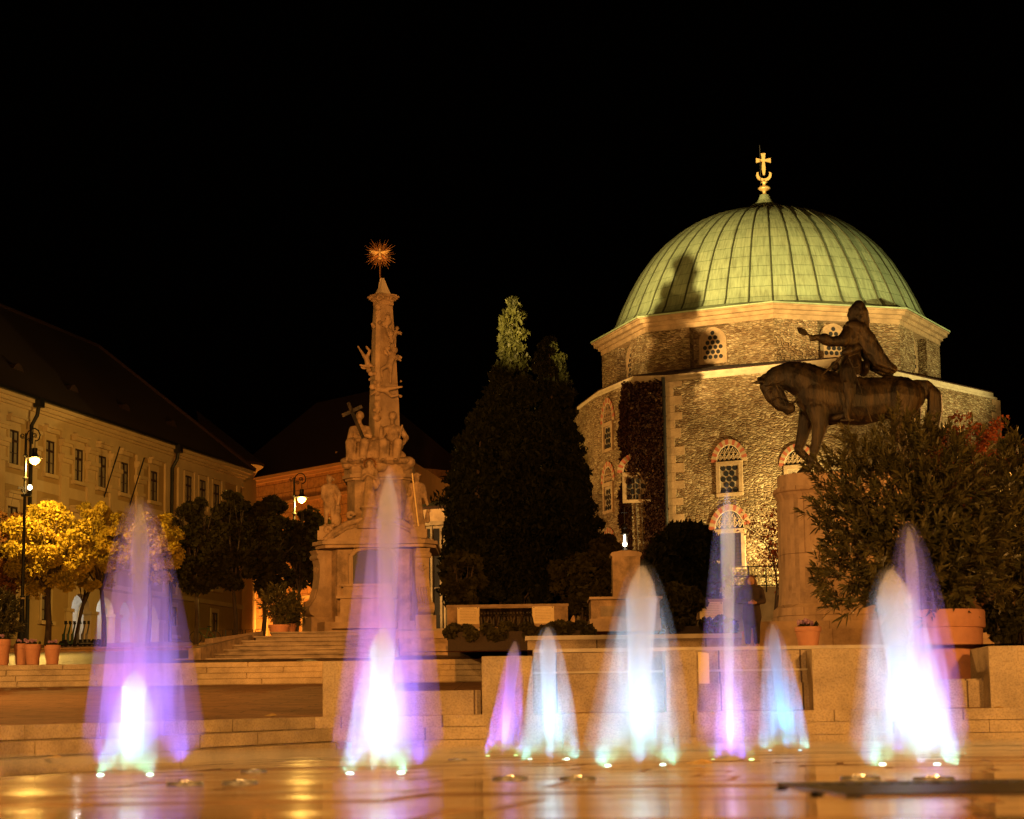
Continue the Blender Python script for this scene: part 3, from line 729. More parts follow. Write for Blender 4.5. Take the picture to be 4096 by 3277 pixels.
for k in range(npier):
    ua, ub = uent0+k*spn+.9, uent0+(k+1)*spn-.9; uc, r = (ua+ub)/2, (ub-ua)/2
    pts = [(uc-r, 5.2)]+[(uc+r*math.cos(a), 8.2+r*math.sin(a)) for a in [math.pi*(1-i/10) for i in range(11)]]+[(uc+r, 5.2)]
    e = MB(); pts2 = [((u-uc)*1.13+uc, (v-5.2)*1.04+5.2) for u, v in pts]
    for i in range(len(pts)-1): e.plate(fB, [pts2[i], pts2[i+1], pts[i+1], pts[i]], -3.0, -2.9)
    e.build('niche_moulding', 'plaster_trim', th)
lw = lamp('POINT', tuple(fB((uent0+uent1)/2-2, 9.0, -1.6)), 110, (1, .95, .85), size=.1)
lw2 = lamp('POINT', tuple(fB((uent0+uent1)/2+3, 9.0, -1.6)), 70, (1, .95, .85), size=.1)
cnb = MB()
for d, z0, z1 in ((.12, EV-1.25, EV-1.1), (.25, EV-.6, EV-.45), (.42, EV-.45, EV-.22), (.6, EV-.22, EV-.02)): cnb.rect(fB, -.1, LB+d*.9, z0, z1, -.3, d)
cnb.rect(fB, 0, LB, EV-1.1, EV-.6, -.3, .08)
cnb.rect(fB, 0, LB, 14.85, 15.5, -.3, .05)
cnb.rect(fB, 0, LB, 9.75, 10.05, -.3, .14)
cnb.build('cornice', 'plaster_trim', th)
xsw = [-60, 52, 196, 311, 405, 494, 612]
us = [uof(FB, x, 1760+.3*x) for x in xsw]; us2 = [uof(FB, x, 2000) for x in (750, 807, 862)]
def house_window(u, z0, z1, w, hood=True):
    wn = empty('window', (0, 0, 0)); wn.parent = th
    s = MB(); t = .2
    s.rect(fB, u-w/2-t, u-w/2, z0, z1, -.05, .09); s.rect(fB, u+w/2, u+w/2+t, z0, z1, -.05, .09); s.rect(fB, u-w/2-t, u+w/2+t, z1, z1+.3, -.05, .1)
    if hood: s.rect(fB, u-w/2-t-.08, u+w/2+t+.08, z1+.45, z1+.7, -.05, .28); s.rect(fB, u-w/2-t-.2, u+w/2+t+.2, z1+.7, z1+.85, -.05, .42); s.rect(fB, u-w/2-t, u+w/2+t, z1+.301, z1+.449, -.05, .06)
    s.build('surround', 'plaster_trim', wn)
    MB().rect(fB, u-w/2-t-.15, u+w/2+t+.15, z0-.22, z0-.001, -.05, .26).build('sill', 'plaster_trim', wn)
    MB().rect(fB, u-w/2, u+w/2, z0, z1, -.05, .005).build('pane', 'window_glass', wn)
    c = MB(); c.rect(fB, u-w/2+.12, u-.14, z0+.1, z1-.1, .005, .012); c.rect(fB, u+.14, u+w/2-.12, z0+.1, z1-.1, .005, .012); c.build('curtain', 'curtain', wn)
    f = MB(); g = .07; h = z1-z0
    for a, b in ((-w/2, -w/2+g), (-g/2, g/2), (w/2-g, w/2)): f.rect(fB, u+a, u+b, z0, z1, .01, .06)
    for q in (0, .33, .66): f.rect(fB, u-w/2, u+w/2, z0+h*q, z0+h*q+(.14 if q > .6 else .05), .012, .055)
    f.rect(fB, u-w/2, u+w/2, z1-.07, z1, .012, .055); f.build('frame', 'dark_frame', wn)
for u in us:
    house_window(u, 16.0, 18.0, 1.15)
    house_window(u, 11.3, 13.6, 1.25)
for u in us2: house_window(u, 16.2, 18.4, 1.2, False); house_window(u, 10.9, 14.1, 1.2, False)
for x, w in ((33, 1.5), (180, 1.2), (690, 1.1), (856, 1.1)):
    house_window(uof(FB, x, 2450), 7.3, 9.2, w, False)
def pilaster(u, w, z0, d, cap=False):
    p_ = MB().rect(fB, u-w, u+w, z0, EV-1.25, -.05, d).build('pilaster', 'plaster_trim', th)
    if cap:
        c_m = MB()
        for a, b, dd in ((16.9, 17.15, .3), (17.15, 17.4, .42), (16.1, 16.3, .24), (17.9, 18.1, .3), (18.1, 18.3, .4)): c_m.rect(fB, u-w-dd*.4, u+w+dd*.4, a, b, -.05, dd)
        c_m.build('capital', 'plaster_trim', p_)
for i in range(len(us)-1): pilaster((us[i]+us[i+1])/2, .55, 10.05, .14, True)
pilaster(uof(FB, 685, 1950)-.8, .5, 10.05, .14); pilaster(uof(FB, 700, 1990)+.7, .4, 10.05, .14)
for x in (780, 835, 890, 950): pilaster(uof(FB, x, 2000), .3, 15.6, .1)
for x in (108, 672):
    u = uof(FB, x, 1750 if x < 300 else 1990)
    MB().tube([fB(u, EV-.35, .7), fB(u, EV-.9, .62), fB(u-.05, EV-1.5, .3), fB(u-.05, 5.2, .28)], .12, 8).build('downpipe', 'dark_metal', th)
    MB().rect(fB, u-.28, u+.28, EV-.45, EV+.1, .5, .95).build('rainwater_head', 'dark_metal', th)
MB().rect(fB, -1, LB+.6, EV-.02, EV+.14, .6, .82).build('gutter', 'dark_metal', th)
rf = MB(); RZ, RO = 29.0, -9.5
e = lambda u, d, z: tuple(fB(u, z, d))
uh = uof((Vector((0, 0)), tb, nb), 0, 0)
h0 = atz(390, 1385, RZ); uhip = (Vector((h0.x, h0.y))-A_).dot(tb); RO = (Vector((h0.x, h0.y))-A_).dot(nb)
rf.add([e(-6, .75, EV+.02), e(LB+.7, .75, EV+.02), e(uhip, RO, RZ), e(-6, RO, RZ), e(LB+.7, 2*RO-.75, EV+.02), e(-6, 2*RO-.75, EV+.02)], [(0, 1, 2, 3), (1, 4, 2), (4, 5, 3, 2), (0, 3, 5), (0, 5, 4, 1)])
ro = rf.build('roof', 'roof_tile', th)
rc = MB().tube([e(-6, RO, RZ+.03), e(uhip, RO, RZ+.03), e(LB+.7, .75, EV+.1)], .16, 6).build('ridge_tiles', 'roof_tile', ro)
for x, y in ((60, 1475), (283, 1560), (492, 1635), (680, 1700)):   # small eyebrow dormers
    o_, d_ = Vector((0, 0, CAMZ)), ray(x, y)
    p0 = Vector(e(0, .75, EV)); nn_ = (Vector(e(10, .75, EV))-p0).cross(Vector(e(0, RO, RZ))-p0).normalized(); k = (p0-o_).dot(nn_)/d_.dot(nn_); q = o_+d_*k
    uu = (Vector((q.x, q.y))-A_).dot(tb); dd = (Vector((q.x, q.y))-A_).dot(nb)
    MB().plate(lambda u, v, d: fB(uu+u, q.z+v, dd+d), [(-.7, -.1), (-.35, .22), (0, .32), (.35, .22), (.7, -.1)], -1, .25).build('dormer', 'roof_tile', ro)
fps = ((479, 1788, 415, 1968), (577, 1832, 518, 2000))
for x0, y0, x1, y1 in fps:
    u1, v1 = wall_hit(x1, y1, *FB); top = at(x0, y0, fB(u1, 0, 0).y-2.4)
    MB().tube([fB(u1, v1-.4, 0), top], .045, 6).build('flagpole', 'dark_metal', th)

# round corner tower beyond
ct = at(935, 1890, 163); tw = empty('corner_tower', (ct.x, ct.y+2, gz(165)), 'small round corner tower with conical roof behind the ochre house end', 'tower')
MB().lathe([(1.5, 8), (1.5, 20.2)], (ct.x, ct.y+2, 0), 24).build('wall', 'plaster_ochre', tw, smooth=40)
MB().lathe([(1.5, 20.2), (1.55, 20.4), (1.9, 21.0), (2.35, 21.3)], (ct.x-.3, ct.y+2, 0), 24).build('cornice', 'plaster_trim', tw, smooth=40)
ap = at(785, 1640, 172); nn_ = 24; vs = []
for rr, zz in ((2.4, 21.3), (2.42, 21.5), (2.3, 21.6)): vs += [(ct.x-.3+rr*math.cos(2*math.pi*k/nn_), ct.y+2+rr*math.sin(2*math.pi*k/nn_), zz) for k in range(nn_)]
vs.append((ap.x, ap.y, ap.z)); MB().add(vs, [(j*nn_+k, j*nn_+(k+1) % nn_, (j+1)*nn_+(k+1) % nn_, (j+1)*nn_+k) for j in (0, 1) for k in range(nn_)]+[(2*nn_+k, 2*nn_+(k+1) % nn_, 3*nn_) for k in range(nn_)]).build('roof', 'roof_tile', tw)

# orange building in the background behind the column
F0, F1 = at(900, 2200, 182), at(1400, 2200, 168)
f0v, f1v = Vector((F0.x, F0.y)), Vector((F1.x, F1.y)); FO = face(f0v, f1v); LO = (f1v-f0v).length; fO = frame((f0v.x, f0v.y), (FO[1].x, FO[1].y), (FO[2].x, FO[2].y))
ob = empty('orange_building', (F0.x, F0.y, gz(190)), 'orange lit building with panelled ground floor behind the stone column', 'building')
zt = at(980, 1920, 179).z
MB().rect(fO, 0, LO, 6, zt, -10, 0).build('wall', 'rusticated_orange', ob)
c = MB()
for d, z0, z1 in ((.25, zt-.5, zt-.25), (.5, zt-.25, zt), (.15, zt-2.6, zt-2.3), (.3, zt-6.6, zt-6.3)): c.rect(fO, -.1, LO+.1, z0+.002, z1+.002, -.1, d)
c.build('cornice', 'plaster_orange', ob)
zr = zt+7
MB().add([tuple(fO(-.5, zt+.01, .6)), tuple(fO(LO+.5, zt+.01, .6)), tuple(fO(LO-5, zr, -6)), tuple(fO(5, zr, -6)), tuple(fO(LO+.5, zt+.01, -12)), tuple(fO(-.5, zt+.01, -12))], [(0, 1, 2, 3), (1, 4, 2), (4, 5, 3, 2), (5, 0, 3), (0, 5, 4, 1)]).build('roof', 'roof_tile', ob)
for x in (985, 1090, 1145, 1232):
    u, v = wall_hit(x, 2550, *FO); dr = empty('door', (0, 0, 0)); dr.parent = ob; zb = gz(fO(u, 0, 0).y)
    MB().rect(fO, u-.75, u+.75, zb, zb+3.6, 0, .12).build('surround', 'plaster_trim', dr); MB().rect(fO, u-.5, u+.5, zb, zb+3.3, .1, .15).build('leaf', 'plaster_orange', dr)
    g = MB()
    for k in range(4): g.rect(fO, u-.38, u+.38, zb+.25+.75*k, zb+.85+.75*k, .15, .18)
    g.build('panel', 'dark_frame' if x == 1232 else 'plaster_orange', dr)
lamp('POINT', tuple(fO(5, 8.5, 4)), 3500, (1, .38, .05), size=.2)
lamp('POINT', tuple(fO(LO-3, 9, 5)), 2500, (1, .38, .05), size=.2)
ch = at(1392, 1850, 170)
MB().box(ch.x-1, ch.x+1, 170, 172, ch.z-3, at(1392, 1806, 170).z).build('chimney', 'plaster_orange', ob)
# gable of another roof to the right of the column
g0, g1 = at(1672, 1880, 150), at(1830, 2035, 128)
gb = empty('gabled_annex', (g0.x, 150, gz(150)), 'sloping orange roofed annex seen between the stone column and dark conifers', 'building')
a0, a1 = at(1600, 1935, 150), at(1840, 2025, 126)
MB().add([tuple(a0+Vector((0, 0, 2.2))), tuple(a1+Vector((0, 0, .9))), tuple(a1), tuple(a0), (a0.x, a0.y+8, a0.z+2.2), (a1.x, a1.y+8, a1.z+.9), (a1.x, a1.y+8, a1.z), (a0.x, a0.y+8, a0.z)], [(0, 1, 2, 3), (4, 7, 6, 5), (0, 4, 5, 1), (0, 3, 7, 4), (1, 5, 6, 2)]).build('cornice', 'plaster_dim', gb)
MB().add([tuple(a0+Vector((0, .2, 0))), tuple(a1+Vector((0, .2, 0))), (a1.x, a1.y+.2, 5), (a0.x, a0.y+.2, 5), (a0.x, a0.y+7, a0.z), (a1.x, a1.y+7, a1.z), (a1.x, a1.y+7, 5), (a0.x, a0.y+7, 5)], [(0, 1, 2, 3), (1, 5, 6, 2), (0, 3, 7, 4), (4, 5, 1, 0)]).build('wall', 'plaster_dim', gb)
# curved pavilion with tall pale-framed windows
pc_ = at(1800, 2200, 112); pv = empty('curved_pavilion', (pc_.x, pc_.y, gz(112)), 'curved stone pavilion with tall pale framed windows left of the conifers', 'building')
pcx, pcy, pr_ = pc_.x+1.2, 117, 4.6
zt = at(1740, 2040, 113).z
MB().lathe([(pr_, 4), (pr_, zt-.3)], (pcx, pcy, 0), 40).build('wall', 'stone_dark', pv, smooth=40)
MB().lathe([(pr_+.05, zt-.6), (pr_+.25, zt-.3), (pr_+.3, zt), (pr_-.1, zt+.02)], (pcx, pcy, 0), 40).build('cornice', 'stone', pv, smooth=40)
MB().lathe([(pr_+.35, zt), (pr_+.35, zt+.15), (.1, zt+1.3)], (pcx, pcy, 0), 40).build('roof', 'roof_tile', pv, smooth=40)
for x in (1688, 1734, 1818):
    d = ray(x, 2200); ax, ay = d.x, d.y; bx, by = -pcx, -pcy
    A2_, B2_, C2_ = ax*ax+ay*ay, 2*(ax*bx+ay*by), bx*bx+by*by-pr_*pr_; D = B2_*B2_-4*A2_*C2_
    if D < 0: continue
    k = (-B2_-math.sqrt(D))/2/A2_; p = Vector((ax*k, ay*k)); nn2 = (p-Vector((pcx, pcy))).normalized(); t2 = Vector((-nn2.y, nn2.x))
    f2 = frame((p.x, p.y), (t2.x, t2.y), (nn2.x, nn2.y)); z1 = zt-.9; z0 = 5.2; wn = empty('window', (0, 0, 0)); wn.parent = pv
    s = MB(); s.rect(f2, -.78, -.66, z0, z1, -.2, .12); s.rect(f2, .66, .78, z0, z1, -.2, .12); s.rect(f2, -.66, .66, z1-.12, z1, -.2, .12); s.build('frame', 'stone_dark', wn)
    MB().rect(f2, -.66, .66, z0, z1-.12, -.2, .03).build('pane', 'window_glass', wn)
    s = MB(); s.rect(f2, -.66, .66, z0+2.8, z0+2.87, .03, .06); s.rect(f2, -.03, .03, z0, z1-.12, .03, .06); s.build('bars', 'dark_frame', wn)

# ------------------------------------------------------------------ trees and shrubs
def leaves(centers, radii, n, size, seed, stretch=1.6, up=0.0, per=None):
    """n small leaf quads gathered round clump centres"""
    g = np.random.default_rng(seed); C = np.asarray(centers); Rr_ = np.asarray(radii)
    idx = g.integers(0, len(C), n); d = g.normal(size=(n, 3)); d /= np.linalg.norm(d, axis=1)[:, None]
    rad = g.random(n)**.45
    P = C[idx]+d*(rad[:, None]*Rr_[idx])
    a = g.normal(size=(n, 3)); a[:, 2] += up*2; a /= np.linalg.norm(a, axis=1)[:, None]
    b = g.normal(size=(n, 3)); b -= a*(a*b).sum(1)[:, None]; b /= np.linalg.norm(b, axis=1)[:, None]
    s = size*g.uniform(.6, 1.3, n)[:, None]
    A, B = a*s*stretch, b*s*.5
    V = np.empty((n, 4, 3)); V[:, 0] = P-A*.5; V[:, 1] = P+B; V[:, 2] = P+A*.5; V[:, 3] = P-B
    return V.reshape(-1, 3), np.arange(4*n).reshape(n, 4)
def clumps(c, r, n, seed, cr=(.25, .4), shell=.5):
    g = random.Random(seed); out = []; rr = []
    for i in range(n):
        while True:
            p = [g.uniform(-1, 1) for _ in range(3)]; q = math.sqrt(sum(v*v for v in p))
            if shell < q < 1: break
        k = g.uniform(*cr); out.append([c[j]+p[j]*r[j]*(1-k*.5) for j in range(3)]); m_ = min(r)*k; rr.append([m_*1.15, m_*1.15, m_*.85])
    return out, rr
def leafy_tree(cx, ytop, ybot, hw, Y, ybase, mat, label, name='street_tree', n=16000, size=.15, seed=1, xb=None, ncl=55, group=None, cat='tree', shell=.35, cr=(.2, .36)):
    zb = gz(Y); base = at(xb or cx, ybase, Y); base.z = zb
    t = empty(name, base, label, cat, group)
    top, bot = at(cx, ytop, Y), at(cx, ybot, Y); r = hw/FPX*Y; c = (top.x, Y, (top.z+bot.z)/2); rz = (top.z-bot.z)/2
    g = random.Random(seed); tr = MB(); fork = Vector((base.x+(c[0]-base.x)*.4, Y, bot.z+rz*.12))
    tr.tube([(base.x, Y, zb-.1), (base.x, Y, zb+.3), tuple((Vector((base.x, Y, zb))+fork)/2+Vector((.06, 0, 0))), tuple(fork)], [r*.075+.07, r*.055+.05, r*.045+.04, r*.04+.03], 8)
    for k in range(9):
        a = 2*math.pi*k/9+g.uniform(-.3, .3); q = g.uniform(.45, .85)
        e_ = Vector((c[0]+r*q*math.cos(a), Y+r*q*math.sin(a), c[2]+rz*g.uniform(-.35, .75))); mid = (fork+e_)/2+Vector((0, 0, rz*.12))
        tr.tube([tuple(fork), tuple(mid), tuple(e_)], [r*.03+.02, r*.018+.012, .012], 5)
        for _ in range(3): 
            f_ = e_+Vector((g.uniform(-.4, .4)*r, g.uniform(-.4, .4)*r, g.uniform(-.1, .4)*rz)); tr.tube([tuple(mid), tuple((mid+f_)/2+Vector((0, 0, .1))), tuple(f_)], [.02, .014, .006], 4)
    tr.build('trunk', 'bark', t, smooth=True)
    cc, rr = clumps(c, (r, r*.95, rz), ncl, seed, shell=shell, cr=cr)
    V, F = leaves(cc, rr, n, size, seed); np_mesh('crown', mat, t, V, F); return t
grp = 'trees along the front of the town house'
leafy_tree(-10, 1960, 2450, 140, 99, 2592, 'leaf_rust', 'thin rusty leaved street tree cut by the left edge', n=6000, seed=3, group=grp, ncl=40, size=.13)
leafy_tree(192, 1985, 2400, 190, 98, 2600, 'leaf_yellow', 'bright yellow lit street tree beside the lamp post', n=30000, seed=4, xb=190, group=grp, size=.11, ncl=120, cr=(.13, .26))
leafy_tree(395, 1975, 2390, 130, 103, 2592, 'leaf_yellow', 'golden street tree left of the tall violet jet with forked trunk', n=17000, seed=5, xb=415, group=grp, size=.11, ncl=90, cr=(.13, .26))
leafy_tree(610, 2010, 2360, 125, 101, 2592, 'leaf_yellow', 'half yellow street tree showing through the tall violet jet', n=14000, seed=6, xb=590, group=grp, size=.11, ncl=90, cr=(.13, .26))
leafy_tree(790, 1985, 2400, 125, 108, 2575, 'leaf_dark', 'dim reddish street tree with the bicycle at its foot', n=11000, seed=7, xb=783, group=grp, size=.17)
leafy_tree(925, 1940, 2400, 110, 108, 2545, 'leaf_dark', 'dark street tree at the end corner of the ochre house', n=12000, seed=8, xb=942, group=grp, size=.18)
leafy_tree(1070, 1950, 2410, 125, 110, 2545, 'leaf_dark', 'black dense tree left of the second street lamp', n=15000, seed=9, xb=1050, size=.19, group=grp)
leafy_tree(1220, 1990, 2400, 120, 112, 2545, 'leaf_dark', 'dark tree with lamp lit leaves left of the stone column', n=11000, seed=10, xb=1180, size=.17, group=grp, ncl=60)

def conifer(parts, Y, label, seed, xb, n=26000, name='conifer_tree'):
    g = random.Random(seed); zb = gz(Y); base = at(xb, 2500, Y); base.z = zb; t = empty(name, base, label, 'tree', 'dark conifers left of the domed building')
    top = at(parts[0][0], parts[0][1], Y)
    MB().tube([(base.x, Y, zb-.2), (base.x, Y, zb+3), (top.x, Y, top.z-.6)], [.28, .22, .02], 8).build('trunk', 'bark', t, smooth=True)
    C = []; Q = []
    # parts: list of (x, y, halfwidth px)
    for (x0, y0, w0), (x1, y1, w1) in zip(parts, parts[1:]):
        m_ = max(3, int((y1-y0)/13))
        for k in range(m_):
            f = (k+g.random())/m_; x, y, w = x0+(x1-x0)*f, y0+(y1-y0)*f, (w0+(w1-w0)*f)
            nr_ = max(2, int(w/16))
            for _ in range(nr_):
                a = g.uniform(0, 2*math.pi); q = g.uniform(.5, 1.0)*(1.22 if g.random() < .13 else 1)*w/FPX*Y; p = at(x, y, Y); rr = .16+.1*w/60*g.uniform(.7, 1.3)
                C.append([p.x+q*math.cos(a), Y+q*math.sin(a), p.z]); Q.append([rr*1.25, rr*1.25, rr*.8])
    V, F = leaves(C, Q, n, .11, seed, 2.6, .6); np_mesh('crown', 'leaf_conifer', t, V, F); return t
conifer([(2050, 1203, 6), (2055, 1290, 42), (2052, 1400, 50), (2040, 1480, 62), (2035, 1600, 95), (2020, 1800, 150), (1985, 2000, 175), (1990, 2250, 200), (1995, 2430, 190)], 90, 'tallest conifer with lit tip right of the stone column', 21, 2010, 85000)
conifer([(2196, 1352, 8), (2195, 1430, 50), (2214, 1530, 62), (2226, 1700, 80), (2236, 1850, 98), (2240, 2050, 120), (2262, 2250, 150), (2280, 2420, 140)], 93, 'second conifer with lit left side leaning close to the domed building', 22, 2250, 70000)
conifer([(1925, 1640, 12), (1910, 1720, 60), (1890, 1900, 75), (1880, 2100, 80), (1900, 2400, 80)], 88, 'lowest dark conifer rounding out the left side of the group', 23, 1890, 26000)

def bush(cx, ytop, ybot, hw, Y, mat, label, n, size, seed, name='shrub', stretch=1.6, cat='shrub', up=0, zb=None, ncl=40, hd=None, shell=.4):
    top, bot = at(cx, ytop, Y), at(cx, ybot, Y); r = hw/FPX*Y; zb = zb if zb is not None else gz(Y)
    t = empty(name, (top.x, Y, zb), label, cat); rz = (top.z-bot.z)/2
    cc, rr = clumps((top.x, Y, bot.z+rz), (r, hd or r*.9, rz), ncl, seed, shell=shell)
    V, F = leaves(cc, rr, n, size, seed, stretch, up); np_mesh('foliage', mat, t, V, F)
    g = random.Random(seed); sm = MB()
    for k in range(7):
        a = g.uniform(0, 6.3); sm.tube([(top.x+.1*math.cos(a), Y+.1*math.sin(a), zb-.05), (top.x+r*.35*math.cos(a), Y+r*.3*math.sin(a), bot.z+rz*.8), (top.x+r*.6*math.cos(a), Y+r*.5*math.sin(a), bot.z+rz*1.4)], [.05, .03, .01], 5)
    sm.build('stem', 'bark', t, smooth=True); return t
bush(2745, 2085, 2460, 165, 82, 'leaf_conifer', 'round dark pine bush in front of the shaded corner of the domed building', 16000, .2, 31, 'pine_bush', 2.6, up=.5)
bush(2330, 2200, 2470, 150, 84, 'leaf_dark', 'dark brownish shrub between the conifers and the lantern pillar', 9000, .16, 32)
bush(1850, 2180, 2460, 90, 86, 'leaf_dark', 'broad leaved dark shrub at the left foot of the conifers', 6000, .2, 33)
bush(2060, 2330, 2440, 190, 86, 'leaf_conifer', 'low dark shrub behind the first memorial wall', 7000, .16, 34, up=.4)
bush(2700, 2320, 2500, 120, 72, 'leaf_dark', 'low dark shrub behind the second memorial wall', 6000, .14, 35)
bush(2420, 2135, 2260, 60, 88, 'leaf_dark', 'small dark shrub just left of the pillar lantern', 3000, .2, 36)
def hedge(x0, x1, yt, yb, Y, label, seed, n):
    a, b = at(x0, yt, Y), at(x1, yt, Y); g = random.Random(seed); C = []; Q = []
    for k in range(int((b.x-a.x)/.12)):
        C.append([a.x+(b.x-a.x)*g.random(), Y+g.uniform(0, .9), a.z-.28+g.uniform(-.2, .06)]); Q.append([.22, .22, .2])
    t = empty('hedge', ((a.x+b.x)/2, Y+.4, a.z-1.2), label, 'hedge'); V, F = leaves(C, Q, n, .1, seed); np_mesh('foliage', 'leaf_dark', t, V, F)
    MB().box(a.x, b.x, Y+.1, Y+.8, a.z-1.2, a.z-.35).build('soil', 'soil', t)
hedge(1790, 2365, 2480, 2540, 62, 'long clipped dark hedge below the memorial wall left of the biggest jet', 41, 14000)
hedge(2700, 2930, 2455, 2530, 60, 'short clipped dark hedge between the biggest jet and the thin violet jet', 42, 6000)

def bare_tree(x, yb, Y, label, seed, H, spread=.5, tw=None, name='bare_tree', lean=(0, 0), dead=300, depth=5):
    g = random.Random(seed); b = at(x, yb, Y); zb = gz(Y); t = empty(name, (b.x, Y, zb), label, 'tree'); mb = MB(); tips = []
    def grow(p, d, L, r, k):
        pts = [p]; q = Vector(p); dd = Vector(d)
        for i in range(4):
            dd = (dd+Vector((g.uniform(-.22, .22), g.uniform(-.22, .22), g.uniform(-.1, .16)))).normalized(); q = q+dd*L/4; pts.append(tuple(q))
        mb.tube(pts, [r*(1-.12*i) for i in range(5)], 5 if k > 2 else 3, cap=False)
        if k == 0: tips.append(tuple(q)); return
        for i in range(3 if k > 1 else 4):
            s = pts[g.choice((2, 3, 4))]; nd = (dd+Vector((g.uniform(-1, 1), g.uniform(-1, 1), g.uniform(-.35, .75)))*spread*1.3).normalized()
            grow(s, nd, L*g.uniform(.6, .8), r*.55, k-1); tips.append(s)
    grow((b.x, Y, zb), (lean[0], lean[1], 1), H*.38, H*.016, depth)
    mb.build('trunk', 'bark', t, smooth=True)
    if dead:
        V, F = leaves(tips, [[.2, .2, .2]]*len(tips), dead*3, .07, seed, 2.0); np_mesh('foliage', 'leaf_red', t, V, F)
    return t
bare_tree(3130, 2380, 70, 'nearly leafless young tree in front of the lit wall left of the plinth', 51, 4.6, .6, lean=(-.25, 0), dead=220)
bare_tree(3900, 2400, 70, 'reddish leaved tree behind the big oleander near the right corner of the domed building', 52, 7.8, .6, lean=(.1, 0), dead=5200)
bare_tree(3760, 2400, 74, 'bare twiggy tree behind the horse tail', 53, 7.6, .55, dead=1500)
bare_tree(300, 2450, 106, 'bare twigged sapling rising above the golden street tree', 54, 7.4, .45, dead=60)

def oleander(cx, ytop, ybot, hw, Y, label, seed, ntip, pot=None, zfoot=0):
    """evergreen bush of whorled lance leaves"""
    g = np.random.default_rng(seed); top, bot = at(cx, ytop, Y), at(cx, ybot, Y); r = hw/FPX*Y; rz = (top.z-bot.z)/2
    t = empty('oleander', (top.x, Y, zfoot), label, 'shrub')
    d = g.normal(size=(ntip, 3)); d /= np.linalg.norm(d, axis=1)[:, None]; q = g.random(ntip)**.33
    lump = 1+.15*np.sin(d[:, 0]*5+seed)*np.cos(d[:, 2]*6)+.12*np.sin(d[:, 0]*13+d[:, 2]*11)+.06*g.random(ntip)
    P = np.array([top.x, Y, bot.z+rz])+d*(q*lump)[:, None]*np.array([r, min(r, 1.2), rz])
    ax = d*.75+np.array([0, 0, .75])+g.normal(size=(ntip, 3))*.3; ax /= np.linalg.norm(ax, axis=1)[:, None]
    K = 15; Pn = np.repeat(P, K, 0); An = np.repeat(ax, K, 0); m_ = len(Pn)
    s = g.normal(size=(m_, 3)); s -= An*(s*An).sum(1)[:, None]; s /= np.linalg.norm(s, axis=1)[:, None]
    along = (np.tile(np.arange(K), ntip)/K)[:, None]; L = g.uniform(.1, .19, m_)[:, None]
    dirn = An*(.35+along*.9)+s*(1-.55*along); dirn /= np.linalg.norm(dirn, axis=1)[:, None]
    st_ = Pn+An*(along*.2-.12); w = np.cross(dirn, An); w /= np.linalg.norm(w, axis=1)[:, None]+1e-6
    drop = np.array([0, 0, -1])
    V = np.empty((m_, 6, 3)); W = .016
    V[:, 0] = st_; V[:, 1] = st_+dirn*L*.45+w*W; V[:, 2] = st_+dirn*L*.9+w*W*.6; V[:, 3] = st_+dirn*L*1.08+drop*L*.06; V[:, 4] = st_+dirn*L*.9-w*W*.6; V[:, 5] = st_+dirn*L*.45-w*W
    V[:, [2, 3, 4]] += drop*.02
    F = np.arange(6*m_).reshape(m_, 6); np_mesh('foliage', 'leaf_oleander', t, V.reshape(-1, 3), F)
    sm = MB(); rg = random.Random(seed)
    for k in range(14):
        i = rg.randrange(ntip); p = P[i]; b = Vector((top.x+rg.uniform(-.12, .12), Y+rg.uniform(-.12, .12), zfoot))
        sm.tube([tuple(b), tuple((b+Vector(p))/2+Vector((0, 0, .1))), tuple(p)], [.03, .02, .008], 5)
    sm.build('stem', 'bark', t, smooth=True); return t
def clay_pot(x, ybot, ytop, w, Y, label, big=False, z0=None, flowers=0, group=None, seed=0):
    tp_ = .9 if big else .74
    a, b = at(x, ybot, Y), at(x, ytop, Y); z0 = a.z if z0 is None else z0; H = b.z-z0; r = w/2/FPX*Y
    t = empty('clay_pot', (a.x, Y, z0), label, 'flower pot', group); n = 40
    MB().lathe([(r*(tp_-.02), 0), (r*tp_, .01), (r*.93, H*.74), (r*.93, H*.75), (r*.985, H*.755), (r, H*.78), (r, H*.98), (r*.985, H), (r*.9, H), (r*.88, H*.93)], (a.x, Y, z0), n).build('pot_body', 'terracotta', t, smooth=30)
    MB().lathe([(r*.87, H*.86), (r*.87, H*.92)], (a.x, Y, z0), 20).build('soil', 'soil', t)
    if flowers:
        g = random.Random(seed); C = [[a.x+g.uniform(-.7, .7)*r, Y+g.uniform(-.7, .7)*r, z0+H*1.02+g.uniform(0, .03)] for _ in range(flowers*3)]
        V, F = leaves(C, [[r*.12]*3]*len(C), 260, .045*r/.2, seed); np_mesh('leaves', 'leaf_dark', t, V, F)
        for k in range(flowers):
            fl = MB(); c = Vector(C[k])+Vector((0, -.02, .05*r/.2)); rr = .034*r/.2
            for q in range(5):
                an = 2*math.pi*q/5+g.random(); fl.ell((c.x+rr*.8*math.cos(an), c.y, c.z+rr*.8*math.sin(an)), (rr*.7, rr*.25, rr*.7), 6)
            fl.build('pansy_flower', 'flower_pansy', t)
    return t
gp = 'clay flower pots on the upper steps'
clay_pot(10, 2648, 2558, 62, 56.4, 'clay flower pot cut by the left edge of the photo', flowers=3, group=gp, seed=61, z0=2.24)
clay_pot(85, 2640, 2576, 60, 56.9, 'clay flower pot half behind its right neighbour, below the lamp post', flowers=4, group=gp, seed=62, z0=2.26)
clay_pot(131, 2642, 2578, 66, 56.4, 'clay flower pot in front of another pot, middle of the three', flowers=4, group=gp, seed=63, z0=2.24)
clay_pot(209, 2643, 2581, 64, 56.4, 'clay flower pot below the trunk of the yellow tree', flowers=4, group=gp, seed=64, z0=2.24)
